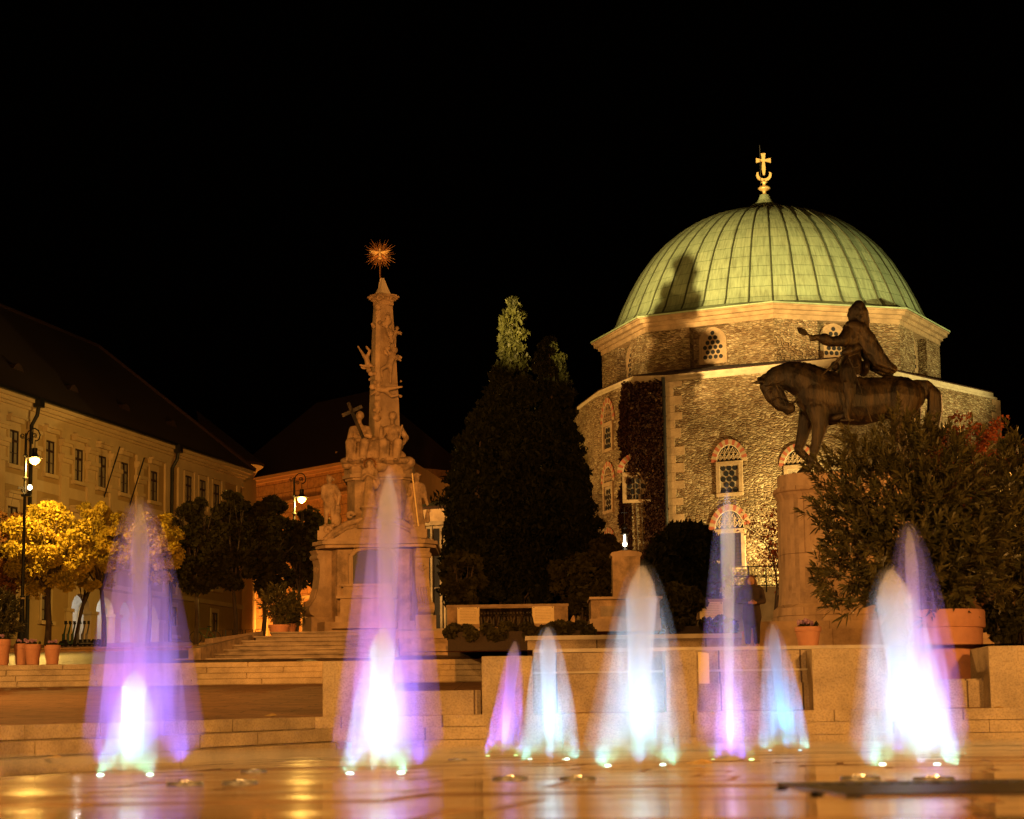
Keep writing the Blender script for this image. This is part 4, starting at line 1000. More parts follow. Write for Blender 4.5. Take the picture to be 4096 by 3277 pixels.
clay_pot(3234, 2586, 2508, 106, 29.9, 'small clay flower pot on the wall beside the round plinth', flowers=5, seed=65)
ptz = at(3900, 2722, 29.6).z
clay_pot(3785, 2720, 2444, 326, 30.9, 'huge clay pot holding the big oleander at right', big=True, z0=ptz)
oleander(3640, 1690, 2500, 400, 31, 'huge potted oleander bush hiding the hind legs of the horse', 71, 1650, zfoot=ptz+.7)
oleander(4080, 1740, 2430, 170, 33, 'second oleander bush cut by the right edge of the photo', 72, 800, zfoot=ptz+.3)
bush(4010, 2380, 2590, 95, 31.5, 'leaf_dark', 'leafy low shrub between the huge clay pot and the right edge', 3500, .07, 73, zb=ptz, ncl=30)
clay_pot(1115, 2540, 2500, 86, 69.4, 'low wide clay pot with a twiggy oleander on top of the column stairs', z0=3.55)
clay_pot(1150, 2535, 2495, 72, 71.5, 'wide clay pot standing just behind the twiggy oleander pot', z0=3.55)
oleander(1115, 2340, 2500, 75, 69.4, 'twiggy oleander in a low clay pot left of the column base', 74, 230, zfoot=3.7)
oleander(1165, 2370, 2500, 50, 71.5, 'smaller oleander behind the twiggy one left of the column base', 75, 140, zfoot=3.7)
oleander(8, 2370, 2560, 65, 57.6, 'dark oleander in a pot at the left edge of the photo', 76, 260, zfoot=2.5)

# ------------------------------------------------------------------ street lamps
def scroll(cx, cz, r0, r1, a0, turns, n=22):
    return [(cx+(r0+(r1-r0)*i/n)*math.cos(a0+turns*2*math.pi*i/n), 0, cz+(r0+(r1-r0)*i/n)*math.sin(a0+turns*2*math.pi*i/n)) for i in range(n+1)]
def street_lamp(x, y, xb, Y, label, sc=1.0, extra=False, power=900, post_h=None):
    l = at(x, y, Y); k = .00446*sc; px0 = l.x-78*k; zb = gz(Y); t = empty('street_lamp', (px0, Y, zb), label, 'street lamp', 'scrolled street lamps')
    S = lambda pts: [(px0+a*k, Y, l.z+b*k) for a, _, b in pts]
    P = MB(); prof = [(.26, 0), (.26, .5), (.2, .6), (.17, 1.3), (.12, 1.45), (.095, 2.4), (.08, 2.5)]
    H = l.z-zb
    P.lathe(prof+[(.075, 2.6), (.06, H), (.055, H+210*k)], (px0, Y, zb), 12)
    for z in (1.45, 2.45, H-.9, H+20*k): P.lathe([(.07, z-.05), (.12, z-.02), (.12, z+.02), (.07, z+.05)], (px0, Y, zb), 12)
    P.build('post', 'iron', t, smooth=40)
    B = MB()
    arc = [(0, 0, 130), (2, 0, 180), (18, 0, 225), (45, 0, 248), (75, 0, 252), (105, 0, 232), (120, 0, 195), (112, 0, 160), (92, 0, 145), (78, 0, 148)]
    B.tube(S(arc), .026*sc, 6)
    B.tube(S(scroll(70, 190, 22, 6, R(-60), 1.4)), .018*sc, 5); B.tube(S(scroll(34, 152, 20, 5, R(180), -1.4)), .018*sc, 5)
    B.tube(S([(0, 0, 165), (-14, 0, 172)]+[(a, 0, b) for a, _, b in scroll(-30, 190, 22, 6, R(-50), -1.5)]), .018*sc, 5)
    B.tube(S([(78, 0, 150), (78, 0, 85)]), .016*sc, 6); B.build('scroll_bracket', 'iron', t)
    cx = px0+78*k; h = MB().lathe([(6*k, 88*k), (22*k, 82*k), (24*k, 60*k), (20*k, 45*k), (30*k, 18*k), (66*k, 2*k), (68*k, -1*k), (64*k, -4*k), (20*k, 6*k)], (cx, Y, l.z), 20).build('lamp_shade', 'iron', t, smooth=40)
    MB().lathe([(14*k, 4*k), (40*k, -4*k), (46*k, -20*k), (32*k, -44*k), (8*k, -56*k)], (cx, Y, l.z), 16).build('globe', 'sodium_bulb', t, smooth=True)
    lamp('POINT', (cx, Y-.05, l.z-72*k), power, YEL, size=.12)
    MB().ell((px0, Y, l.z+30*k), (9*k, 9*k, 9*k)).build('finial_ball', 'gold', t, smooth=True)
    if extra:
        z = at(100, 1960, Y).z
        b = MB(); b.box(px0-.14, px0+.3, Y-.12, Y+.12, z-.3, z-.2); b.tube([(px0, Y-.1, z-.2), (px0-.12, Y-.15, z+.02)], .04, 6); b.tube([(px0+.1, Y-.1, z-.2), (px0+.26, Y-.1, z+.05)], .03, 6); b.build('camera_bracket', 'iron', t)
        b = MB(); b.box(px0-.28, px0-.02, Y-.3, Y-.1, z+.0, z+.12, .4); b.build('security_camera', 'steel', t)
        b = MB(); b.lathe([(.03, 0), (.09, .04), (.11, .13), (.07, .2), (.02, .23)], (px0+.25, Y-.12, z-.02), 12); b.build('floodlight_head', 'white_bulb', t, smooth=True)
        b = MB(); 
        for q in range(3): b.lathe([(.097, 0), (.098, .02), (.098, .1), (.097, .12)], (px0, Y, zb+1.9+.22*q), 12)
        b.build('sticker', 'paper', t)
    return t
street_lamp(139, 1832, 90, 94, 'lit street lamp with scrolls and a security camera, in front of the ochre house', 1.18, True, 4200)
street_lamp(1207, 1990, 1180, 117, 'lit street lamp with scrolls above the dark tree beside the stone column', 1.2, False, 5000)

# ------------------------------------------------------------------ stairs and platform of the votive column
YT = 74.0
def tz(y, Y=73.): return at(1520, y, Y).z
def tx(x, Y=73.): return at(x, 2300, Y).x
ztop = 3.55
st = MB(); n = 7
for k in range(n):
    Yf = 62.5+k*.75; z1 = 2.42+(ztop-2.42)*(k+1)/n; xl = at(700+(1085-700)*k/(n-1), 2600, Yf).x; xr = at(1592, 2600, Yf).x
    st.box(xl, xr, Yf+.1, Yf+.75+.2, 2.0, z1-.05); st.box(xl-.05, xr, Yf, Yf+.76, z1-.05, z1)
tag(st.build('column_stairs', 'stone_dark'), kind='structure')
pf = MB(); xl, xr = at(1085, 2540, 67.5).x, at(1950, 2540, 66.5).x
pf.prism([(xl, 67.7), (at(1592, 2540, 67.5).x, 67.7), (at(1592, 2540, 66.).x, 66.2), (xr, 66.2), (xr+1.2, 69), (xr+1.5, 80), (xl-1, 80)], 2.5, ztop-.003)
tag(pf.build('column_platform', 'stone_dark'), kind='structure')
pw = empty('parapet_wall', (at(1770, 2560, 66).x, 66.2, 2.6), 'panelled stone parapet wall right of the column stairs above the steps', 'wall')
xa, xb = at(1590, 2560, 66).x, at(1951, 2560, 66).x
zt_, zb_ = at(1770, 2528, 66).z, at(1770, 2632, 66).z
MB().box(xa, xb, 65.95, 66.25, zb_, zt_-.001).build('wall_face', 'carved_stone', pw)
c = MB(); c.box(xa-.05, xb+.06, 65.85, 66.3, zt_-.2, zt_+.03); c.build('coping', 'stone', pw)
c = MB(); c.box(xa-.1, xb+.1, 65.75, 66.2, zb_-.05, zb_+.1); c.box(xa-.2, xb+.2, 65.6, 66.2, zb_-.35, zb_-.06); c.build('base_moulding', 'stone_dark', pw)
c = MB(); 
for a, b in ((xa+.15, xb-.25),): c.box(a, b, 65.9, 65.94, zb_+.2, zt_-.36)
c.build('panel', 'stone', pw)
c = MB(); c.prism([(xb+.05, 66.1), (xb+.1, 65.8), (xb+1.1, 66.6), (xb+2.5, 69), (xb+2.2, 69.2)], zb_-.6, zt_-.12).build('curved_end', 'carved_stone', pw)
lw_ = empty('side_wall', (at(920, 2590, 66).x, 64, 2.6), 'sloping stone side wall with coping at the left of the column stairs', 'wall')
p0, p1, p2 = at(803, 2600, 62.2), at(1010, 2540, 66.5), at(1052, 2526, 68)
for (a, b, zz) in (('x', 'y', 0),):
    q = MB(); q.add([(p0.x, p0.y, 2.3), (p1.x, p1.y, 2.6), (p1.x, p1.y, p1.z), (p0.x, p0.y, at(803, 2592, 62.2).z), (p0.x-.4, p0.y+.3, 2.3), (p1.x-.4, p1.y+.3, 2.6), (p1.x-.4, p1.y+.3, p1.z), (p0.x-.4, p0.y+.3, at(803, 2592, 62.2).z)], [(0, 1, 2, 3), (4, 7, 6, 5), (3, 2, 6, 7), (0, 3, 7, 4), (1, 5, 6, 2)]); q.build('lower_wall', 'carved_stone', lw_)
a, b = at(852, 2553, 64), at(1052, 2524, 67.5); a2, b2 = at(852, 2578, 64), at(1052, 2545, 67.5)
MB().add([tuple(a2), tuple(b2), tuple(b), tuple(a), (a2.x-.3, a2.y+.4, a2.z), (b2.x-.1, b2.y+.5, b2.z), (b.x-.1, b.y+.5, b.z), (a.x-.3, a.y+.4, a.z)], [(0, 1, 2, 3), (4, 7, 6, 5), (3, 2, 6, 7), (0, 3, 7, 4), (1, 5, 6, 2), (0, 4, 5, 1)]).build('coping', 'stone', lw_)
MB().add([(a2.x, a2.y+.05, 2.4), (b2.x, b2.y+.05, 2.7), (b2.x, b2.y+.05, b2.z), (a2.x, a2.y+.05, a2.z)], [(0, 1, 2, 3)]).build('upper_wall', 'carved_stone', lw_)

# ------------------------------------------------------------------ votive column
X0 = tx(1520); tc = empty('votive_column', (X0, YT, ztop), 'tall baroque stone votive column with statues and gilded sunburst top', 'monument')
def prof_prism(pts, Y0, Y1, nm, mat, par):   # silhouette polygon in photo pixels, given a real depth
    mb = MB(); v = [at(x, y, 73.) for x, y in pts]; n = len(v)
    mb.add([(p.x, Y0, p.z) for p in v]+[(p.x, Y1, p.z) for p in v], [tuple(range(n))[::-1], tuple(range(n, 2*n))]+[(i, (i+1) % n, n+(i+1) % n, n+i) for i in range(n)])
    return mb.build(nm, mat, par)
def tier(x0, x1, y0, y1, yn, yf, mat, nm, cham=.35):   # block with chamfered front corners: x range, z range by pixel, Y near and far
    a, b = tx(x0), tx(x1); z0, z1 = tz(y0), tz(y1); c = cham
    return MB().prism([(a+c, yn), (b-c, yn), (b, yn+c*1.6), (b, yf), (a, yf), (a, yn+c*1.6)], z0, z1)
tier(1272, 1722, 2560, 2490, 72.2, 76.2, None, '', .3).build('plinth', 'stone', tc)
tier(1300, 1692, 2490, 2200, 72.7, 76, None, '', .45).build('pedestal', 'carved_stone', tc)
c = tier(1262, 1745, 2196, 2184, 72.3, 76.2, None, '', .4); q = tier(1252, 1752, 2184, 2170, 72.1, 76.3, None, '', .4); c.add(q.v, q.f); q = tier(1270, 1735, 2170, 2160, 72.3, 76.1, None, '', .4); c.add(q.v, q.f); c.build('pedestal_cornice', 'stone', tc)
# arched front with niche
yo = 72.3
arch_o = [(1385, 2185)]+[(1385+(1592-1385)*t, 2185-95*math.sin(math.pi*(.12+.76*t))+35*0) for t in [i/12 for i in range(13)]]+[(1592, 2185)]
prof_prism([(1300, 2168), (1330, 2135), (1380, 2100), (1440, 2084), (1520, 2078), (1590, 2086), (1640, 2112), (1680, 2150), (1692, 2168)][::-1], 72.45, 75.5, 'arched_gable', 'stone', tc)
gm = MB()
for o_, w in ((0, .1), (18, .06)):
    P = [(1300, 2160+o_), (1335, 2128+o_), (1385, 2096+o_), (1445, 2080+o_), (1520, 2074+o_), (1590, 2082+o_), (1640, 2106+o_), (1682, 2146+o_)]
    gm.tube([(at(x, y, 72.4).x, 72.42, at(x, y, 72.4).z) for x, y in P], w, 8)
for x, y in ((1310, 2120), (1400, 2062), (1645, 2070), (1655, 2118)): gm.tube([(at(a*50+x, b*50+y, 72.4).x, 72.5, at(x+a*50, y-b*50, 72.4).z) for a, b in [(math.cos(t/3)*(.3-.014*t), math.sin(t/3)*(.3-.014*t)) for t in range(18)]], .07, 7)
gm.build('scrolled_moulding', 'carved_stone', tc)
nich = [(1402, 2340), (1402, 2222), (1425, 2200), (1470, 2190), (1530, 2190), (1560, 2200), (1580, 2225), (1580, 2340)]
prof_prism(nich[::-1], 72.66, 72.69, 'niche', 'iron', tc)
ns = MB()
for i in range(len(nich)-1):
    a, b = at(*nich[i], 72.6), at(*nich[i+1], 72.6); ns.tube([(a.x, 72.62, a.z), (b.x, 72.62, b.z)], .09, 6)
ns.build('niche_surround', 'stone', tc)
al = MB()
for x0, x1, y0, y1, d in ((1340, 1595, 2520, 2495, .9), (1352, 1585, 2495, 2470, .75), (1370, 1580, 2470, 2400, .55), (1355, 1592, 2400, 2388, .7), (1380, 1572, 2388, 2352, .4), (1372, 1580, 2352, 2342, .5)):
    al.box(tx(x0), tx(x1), 72.6-d, 72.7, tz(y0), tz(y1))
al.build('altar', 'stone', tc)
def volute(cx, cy, dx, dy, w, nm='volute_buttress'):
    d = Vector((dx, dy)).normalized(); s = Vector((-d.y, d.x)); zb = tz(2468); zt2 = tz(2200)
    H = zt2-zb; pf_ = [(0, 0), (.62, 0), (.74, .05), (.8, .12), (.74, .2), (.6, .28), (.5, .42), (.44, .6), (.44, .78), (.5, .88), (.52, .95), (.6, 1), (0, 1)]
    mb = MB(); n = len(pf_); v = []
    for sg in (-w, w): v += [(cx+d.x*r+s.x*sg, cy+d.y*r+s.y*sg, zb+z*H) for r, z in pf_]
    mb.add(v, [tuple(range(n))[::-1], tuple(range(n, 2*n))]+[(i, (i+1) % n, n+(i+1) % n, n+i) for i in range(n)])
    for r, z, rr in ((.66, .11, .2), (.46, .9, .1)):
        p = Vector((cx+d.x*r, cy+d.y*r)); mb.tube([(p.x-s.x*(w+.05), p.y-s.y*(w+.05), zb+z*H), (p.x+s.x*(w+.05), p.y+s.y*(w+.05), zb+z*H)], rr, 14)
    for q in (-.6, -.2, .2, .6):
        mb.tube([(cx+d.x*(r+.02)+s.x*w*q, cy+d.y*(r+.02)+s.y*w*q, zb+z*H) for r, z in pf_[2:7]], .035, 5)
    # carved shell
    for a in (-50, -25, 0, 25, 50):
        c0 = Vector((cx+d.x*.46, cy+d.y*.46, zb+.66*H)); mb.tube([tuple(c0), (c0.x+s.x*math.sin(R(a))*w*.8, c0.y+s.y*math.sin(R(a))*w*.8, c0.z+.22*math.cos(R(a)))], [.02, .045], 5)
    mb.build(nm, 'stone', tc)
    MB().box(-.42, .42, -.1, .7, 0, tz(2465)-tz(2535)).build(nm+'_base', 'stone', tc) if False else None
    b = MB(); pts = [(cx+s.x*sg*(w+.12)+d.x*r, cy+s.y*sg*(w+.12)+d.y*r) for sg, r in ((-1, -.1), (-1, .8), (1, .8), (1, -.1))]
    if sum(pts[i-1][0]*pts[i][1]-pts[i][0]*pts[i-1][1] for i in range(4)) < 0: pts = pts[::-1]
    b.prism(pts, tz(2555), tz(2468)); b.build('buttress_base', 'stone', tc)
volute(tx(1310), 73.3, -.8, -.45, .27); volute(tx(1672), 73.0, .35, -.9, .25)
# corner blocks under the statues
for x0, x1, Yn in ((1275, 1345, 72.5), (1648, 1712, 72.3)):
    b = MB(); b.box(tx(x0), tx(x1), Yn, Yn+.8, tz(2162), tz(2125)); b.box(tx(x0)+.06, tx(x1)-.06, Yn+.05, Yn+.75, tz(2125), tz(2108)); b.build('statue_block', 'stone', tc)
tier(1384, 1640, 2160, 1918, 73.1, 75.6, None, '', .3).build('upper_pedestal', 'carved_stone', tc)
c = MB()
for x0, x1, y0, y1, g in ((1376, 1650, 1918, 1910, .05), (1366, 1660, 1910, 1898, .18), (1374, 1650, 1898, 1892, .08)):
    q = tier(x0, x1, y0, y1, 73.1-g, 75.6+g, None, '', .3); c.add(q.v, q.f)
c.build('upper_cornice', 'stone', tc)
tier(1372, 1648, 1892, 1845, 73.1, 75.6, None, '', .3).build('rock_base', 'carved_stone', tc)
# obelisk, three sided with a broad arris facing the square
def ring(xl, xr, y, d):
    a, b = tx(xl), tx(xr); m_ = tx(1516); hw = (b-a)/2; cx = (a+b)/2; z = tz(y)
    return [(a, 74.2, z), (m_-hw*.32, 74.2-d, z), (m_+hw*.02, 74.2-d-.02, z), (b, 74.2, z), (cx+hw*.4, 74.2+d, z), (cx-hw*.4, 74.2+d, z)]
ob_ = MB(); rs = [ring(1463, 1600, 1860, .6), ring(1470, 1592, 1600, .53), ring(1480, 1578, 1350, .45), ring(1488, 1567, 1195, .38)]
v = [p for r in rs for p in r]; ob_.add(v, [tuple(range(6))[::-1], tuple(range(18, 24))]+[(j*6+i, j*6+(i+1) % 6, (j+1)*6+(i+1) % 6, (j+1)*6+i) for j in range(3) for i in range(6)])
ob_.build('obelisk', 'stone', tc)
cp = MB()
for (x0, x1, y0, y1, d) in ((1488, 1572, 1198, 1180, .42), (1478, 1582, 1180, 1168, .5), (1464, 1596, 1168, 1160, .6), (1474, 1586, 1160, 1154, .5)):
    a, b = tx(x0), tx(x1); cp.prism([(a, 74.1), (tx(1516), 74.2-d), (b, 74.1), ((a+b)/2, 74.2+d)], tz(y0), tz(y1))
for x, s_g in ((1492, -1), (1570, 1), (1518, 1)):
    yy = 73.95 if x != 1518 else 73.7
    cp.tube([(tx(x)+math.cos(t/2.5)*(.15-.009*t)*s_g, yy-.02, tz(1178)+math.sin(t/2.5)*(.15-.009*t)) for t in range(15)], .045, 6)
cp.build('capital', 'carved_stone', tc)
py = MB(); a, b, m_ = tx(1503), tx(1556), tx(1525)
py.add([(tx(1495), 74.1, tz(1152)), (m_, 73.75, tz(1152)), (tx(1562), 74.1, tz(1152)), (m_, 74.5, tz(1152)), (tx(1508), 74.1, tz(1128)), (m_, 73.85, tz(1128)), (tx(1550), 74.1, tz(1128)), (m_, 74.4, tz(1128)), (tx(1517), 74.1, tz(1086)), (m_, 74.05, tz(1086)), (tx(1533), 74.1, tz(1086)), (m_, 74.2, tz(1086))],
       [(3, 2, 1, 0), (8, 9, 10, 11)]+[(j*4+i, j*4+(i+1) % 4, j*4+4+(i+1) % 4, j*4+4+i) for j in (0, 1) for i in range(4)])
py.build('pyramid_top', 'pale_stone', tc)
# garlands, putti and clouds climbing the obelisk
def garland(pts, nm, r=.11, seed=0):
    g = random.Random(seed); mb = MB()
    P = [at(x, y, Y) for x, y, Y in pts]
    for a, b in zip(P, P[1:]):
        for k in range(max(2, int((b-a).length/.12))):
            q = a+(b-a)*g.random(); rr = g.uniform(.5, 1.15)*r; q += Vector((g.uniform(-.13, .13), g.uniform(-.04, .05), 0)); mb.ell(q, (rr, rr*.8, rr), 8)
    return sculpt(mb, nm, 'carved_stone', tc, .035, 1)
garland([(1500, 1215, 73.8), (1505, 1290, 73.75), (1500, 1330, 73.75)], 'garland', .1, 1)
garland([(1540, 1225, 73.8), (1552, 1300, 73.75), (1560, 1370, 73.7), (1545, 1420, 73.7)], 'garland', .11, 2)
garland([(1482, 1480, 73.75), (1500, 1540, 73.65), (1510, 1590, 73.62), (1506, 1650, 73.6), (1502, 1690, 73.6)], 'garland', .12, 3)
garland([(1590, 1520, 74), (1594, 1600, 74)], 'garland', .07, 4)
def putto(x, y, Y, s, lean, nm='cherub'):
    s *= .8
    c = at(x, y, Y); f = lambda a, b, d=0: (c.x+(a*math.cos(lean)-b*math.sin(lean))*s, c.y+d*s, c.z+(a*math.sin(lean)+b*math.cos(lean))*s)
    mb = MB(); mb.caps(f(0, -.1), .13*s, f(0, .22), .14*s); mb.ell(f(.02, .52, -.05), (.13*s, .13*s, .14*s)); mb.caps(f(0, .22), .08*s, f(0, .45), .06*s)
    mb.caps(f(-.06, -.15), .1*s, f(-.22, -.4, -.1), .07*s); mb.caps(f(-.22, -.4, -.1), .07*s, f(-.1, -.65), .05*s); mb.caps(f(.08, -.15), .1*s, f(.2, -.5, -.05), .06*s); mb.caps(f(.2, -.5, -.05), .06*s, f(.3, -.75), .045*s)
    mb.caps(f(-.12, .3), .07*s, f(-.35, .5, -.1), .05*s); mb.caps(f(.13, .3), .07*s, f(.38, .2, -.1), .05*s); mb.ell(f(.2, .3, .12), (.2*s, .05*s, .12*s))
    sculpt(mb, nm, 'carved_stone', tc, .03*s, 2)
putto(1560, 1450, 73.6, 1.1, -.35); putto(1535, 1560, 73.55, 1.0, 1.35); putto(1468, 1440, 73.9, .9, math.pi+.2); putto(1578, 1345, 73.8, .7, -.3)
def figure(x, yb, yt, Y, kind, nm='statue', seed=0, mat='carved_stone', mirror=1):
    a, b = at(x, yb, Y), at(x, yt, Y); H = b.z-a.z; g = random.Random(seed)
    f = lambda u, w, v: (a.x+u*H*mirror, a.y+v*H, a.z+w*H); r = lambda q: q*H; mb = MB()
    if kind in ('robed', 'pilgrim', 'soldier'):
        hw = .105
        if kind == 'soldier':
            for s in (-1, 1): mb.caps(f(.05*s, .5, 0), r(.075), f(.06*s, .27, -.03), r(.052)); mb.caps(f(.06*s, .27, -.03), r(.05), f(.07*s, .05, 0), r(.035)); mb.caps(f(.07*s, .03, 0), r(.03), f(.08*s, .02, -.09), r(.028))
            mb.caps(f(0, .42, 0), r(.12), f(0, .55, 0), r(.09)); mb.ell(f(.12, .3, .06), (r(.07), r(.05), r(.3)))
        else:
            mb.caps(f(.0, .03, 0), r(.13), f(0, .5, 0), r(.1), .8)
            for k in range(11):
                t = math.pi*(.03+.94*k/10)+g.uniform(-.08, .08); mb.caps(f(-.135*math.cos(t), .02, -.115*math.sin(t)), r(.026), f(-.085*math.cos(t), .5+g.uniform(-.1, .06), -.075*math.sin(t)), r(.016))
        mb.caps(f(0, .5, 0), r(.092), f(0, .74, 0), r(.1), .75); mb.caps(f(-.09, .79, 0), r(.055), f(.09, .79, 0), r(.055)); mb.caps(f(0, .78, 0), r(.05), f(0, .87, -.01), r(.04))
        mb.ell(f(0, .925, -.015), (r(.058), r(.066), r(.075))); mb.ell(f(-.02, .915, -.075), (r(.014), r(.016), r(.02)))
        if kind == 'robed':
            mb.caps(f(-.13, .76, 0), r(.055), f(-.15, .6, -.07), r(.045)); mb.caps(f(-.15, .6, -.07), r(.042), f(-.05, .68, -.13), r(.03)); mb.caps(f(.13, .76, 0), r(.055), f(.15, .6, -.06), r(.045)); mb.caps(f(.15, .6, -.06), r(.042), f(-.02, .68, -.13), r(.03))
            mb.ell(f(0, .93, .02), (r(.07), r(.06), r(.09))); mb.caps(f(.05, .9, .03), r(.05), f(.12, .45, .06), r(.09)); mb.caps(f(.15, .62, .0), r(.07), f(.2, .5, 0), r(.05))
        if kind == 'pilgrim':
            mb.caps(f(-.12, .76, 0), r(.06), f(-.15, .62, -.06), r(.05)); mb.caps(f(-.15, .62, -.06), r(.042), f(-.13, .7, -.14), r(.03)); mb.caps(f(.12, .76, 0), r(.055), f(.16, .55, 0), r(.045)); mb.caps(f(.16, .55, 0), r(.042), f(.2, .42, -.06), r(.03))
            mb.ell(f(0, .985, -.01), (r(.1), r(.09), r(.02))); mb.ell(f(0, .995, -.01), (r(.058), r(.06), r(.04))); mb.caps(f(-.1, .75, .05), r(.08), f(-.17, .2, .06), r(.1)); mb.caps(f(.2, .12, 0), r(.05), f(.2, .25, -.02), r(.04)); mb.ell(f(.22, .3, -.05), (r(.045), r(.05), r(.035)))
        if kind == 'soldier':
            mb.caps(f(-.12, .76, 0), r(.055), f(-.13, .58, .02), r(.045)); mb.caps(f(-.13, .58, .02), r(.04), f(-.06, .45, -.08), r(.03)); mb.caps(f(.12, .76, 0), r(.055), f(.2, .62, -.03), r(.045)); mb.caps(f(.2, .62, -.03), r(.04), f(.17, .42, -.05), r(.03))
            mb.ell(f(0, .95, .0), (r(.068), r(.08), r(.07))); mb.caps(f(-.04, 1.02, 0), r(.02), f(.08, .93, .03), r(.03)); mb.caps(f(.1, .78, .06), r(.06), f(.16, .3, .07), r(.07)); mb.ell(f(.14, .12, .02), (r(.1), r(.09), r(.16)))
        mb.ell(f(0, .0, 0), (r(.17), r(.15), r(.04)))
    else:   # seated
        mb.ell(f(0, .12, .05), (r(.26), r(.2), r(.16))); mb.caps(f(0, .3, .02), r(.15), f(0, .55, .02), r(.12), .8); mb.caps(f(-.12, .66, 0), r(.07), f(.12, .66, 0), r(.07))
        mb.caps(f(0, .62, 0), r(.12), f(0, .7, 0), r(.08)); mb.caps(f(0, .7, 0), r(.05), f(-.01, .83, -.02), r(.045)); mb.ell(f(-.01, .9, -.03), (r(.07), r(.08), r(.09))); mb.ell(f(-.01, .8, -.09), (r(.045), r(.04), r(.07)))
        mb.ell(f(0, .93, .01), (r(.085), r(.08), r(.09)))
        for s in (-1, 1):
            mb.caps(f(.1*s, .33, -.02), r(.11), f(.14*s-.03, .36, -.28), r(.095)); mb.caps(f(.14*s-.03, .36, -.28), r(.09), f(.12*s-.05, .04, -.26), r(.075)); mb.ell(f(.12*s-.05, .01, -.33), (r(.045), r(.09), r(.03)))
            for k in range(4): mb.caps(f(.1*s+.05*k-.12, .38, -.1-.05*k), r(.025), f(.1*s+.05*k-.14, .02, -.3), r(.022))
        if kind == 'seated_cross':
            mb.caps(f(-.15, .66, 0), r(.065), f(-.2, .45, -.08), r(.05)); mb.caps(f(-.2, .45, -.08), r(.048), f(0, .42, -.2), r(.035)); mb.caps(f(.15, .66, 0), r(.065), f(.2, .5, -.1), r(.05)); mb.caps(f(.2, .5, -.1), r(.048), f(-.02, .55, -.2), r(.035))
        else:
            mb.caps(f(-.15, .66, 0), r(.065), f(-.22, .48, -.08), r(.05)); mb.caps(f(-.22, .48, -.08), r(.048), f(-.22, .68, -.14), r(.035)); mb.caps(f(.15, .66, 0), r(.065), f(.26, .48, -.02), r(.055)); mb.caps(f(.26, .48, -.02), r(.05), f(.2, .34, -.16), r(.035))
        for k in range(5): mb.ell(f(-.25+.12*k, .02, -.15), (r(.12), r(.13), r(.07)))
    return sculpt(mb, nm, mat, tc, H*.0125, 2)
s1 = figure(1318, 2105, 1905, 72.8, 'soldier', 'soldier_statue', 1); s2 = figure(1478, 2025, 1842, 72.5, 'robed', 'praying_woman_statue', 2); s3 = figure(1668, 2108, 1898, 72.6, 'pilgrim', 'pilgrim_statue', 3)
s4 = figure(1440, 1852, 1648, 73.3, 'seated_cross', 'seated_christ_statue', 4); s5 = figure(1572, 1852, 1648, 73.3, 'seated', 'seated_father_statue', 5)
s4.name = 'seated_figure'; s5.name = 'seated_figure'; tag(s4, 'seated robed figure holding a big cross'); tag(s5, 'seated bearded figure with raised hand'); tag(s1, 'helmeted soldier figure'); tag(s2, 'praying woman figure with halo'); tag(s3, 'hatted pilgrim figure with gilded staff')
pb = MB(); a = at(1478, 2030, 72.6); pb.lathe([(.45, -.75), (.5, -.6), (.3, -.35), (.25, -.1), (.34, -.02), (.34, .03)], (a.x, 72.6, a.z), 16); pb.build('statue_pedestal', 'stone', tc)
h = MB(); a = at(1479, 1856, 72.7); h.tube([(a.x+.19*math.cos(t), 72.75, a.z+.19*math.sin(t)) for t in [2*math.pi*i/18 for i in range(19)]], .025, 5)
for i in range(18): t = 2*math.pi*i/18; h.tube([(a.x+.2*math.cos(t), 72.75, a.z+.2*math.sin(t)), (a.x+.25*math.cos(t), 72.75, a.z+.25*math.sin(t))], [.02, .005], 4)
h.build('halo', 'gilt_copper', s2)
MB().tube([at(1649, 1893, 72.2), at(1674, 2106, 72.2)], .025, 6).build('staff', 'gold', s3)
c = MB(); a, b = at(1393, 1612, 73), at(1460, 1770, 72.75); c.tube([a, b], .085, 4); a, b = at(1369, 1664, 73), at(1448, 1626, 73); c.tube([a, b], .085, 4); c.build('cross', 'bronze', s4)
MB().tube([at(1609, 1700, 72.8), at(1598, 1752, 72.7)], .03, 5).build('sceptre', 'carved_stone', s5)
cl = MB(); g = random.Random(9)
for k in range(40): p = at(g.uniform(1455, 1545), g.uniform(1770, 1850), 73.1+g.uniform(-.1, .1)); rr = g.uniform(.09, .19); cl.ell(p, (rr, rr, rr), 8)
cl.caps(at(1496, 1780, 73.5), .3, at(1496, 1850, 73.5), .36)
sculpt(cl, 'globe_with_cherub_heads', 'carved_stone', tc, .05, 2)
rk = MB()
for k in range(70): p = at(g.uniform(1385, 1640), g.uniform(1845, 1868), 73.1+g.random()*1.2); rr = g.uniform(.12, .28); rk.ell(p, (rr, rr, rr*.8), 8)
sculpt(rk, 'cloud_base', 'carved_stone', tc, .06, 2)
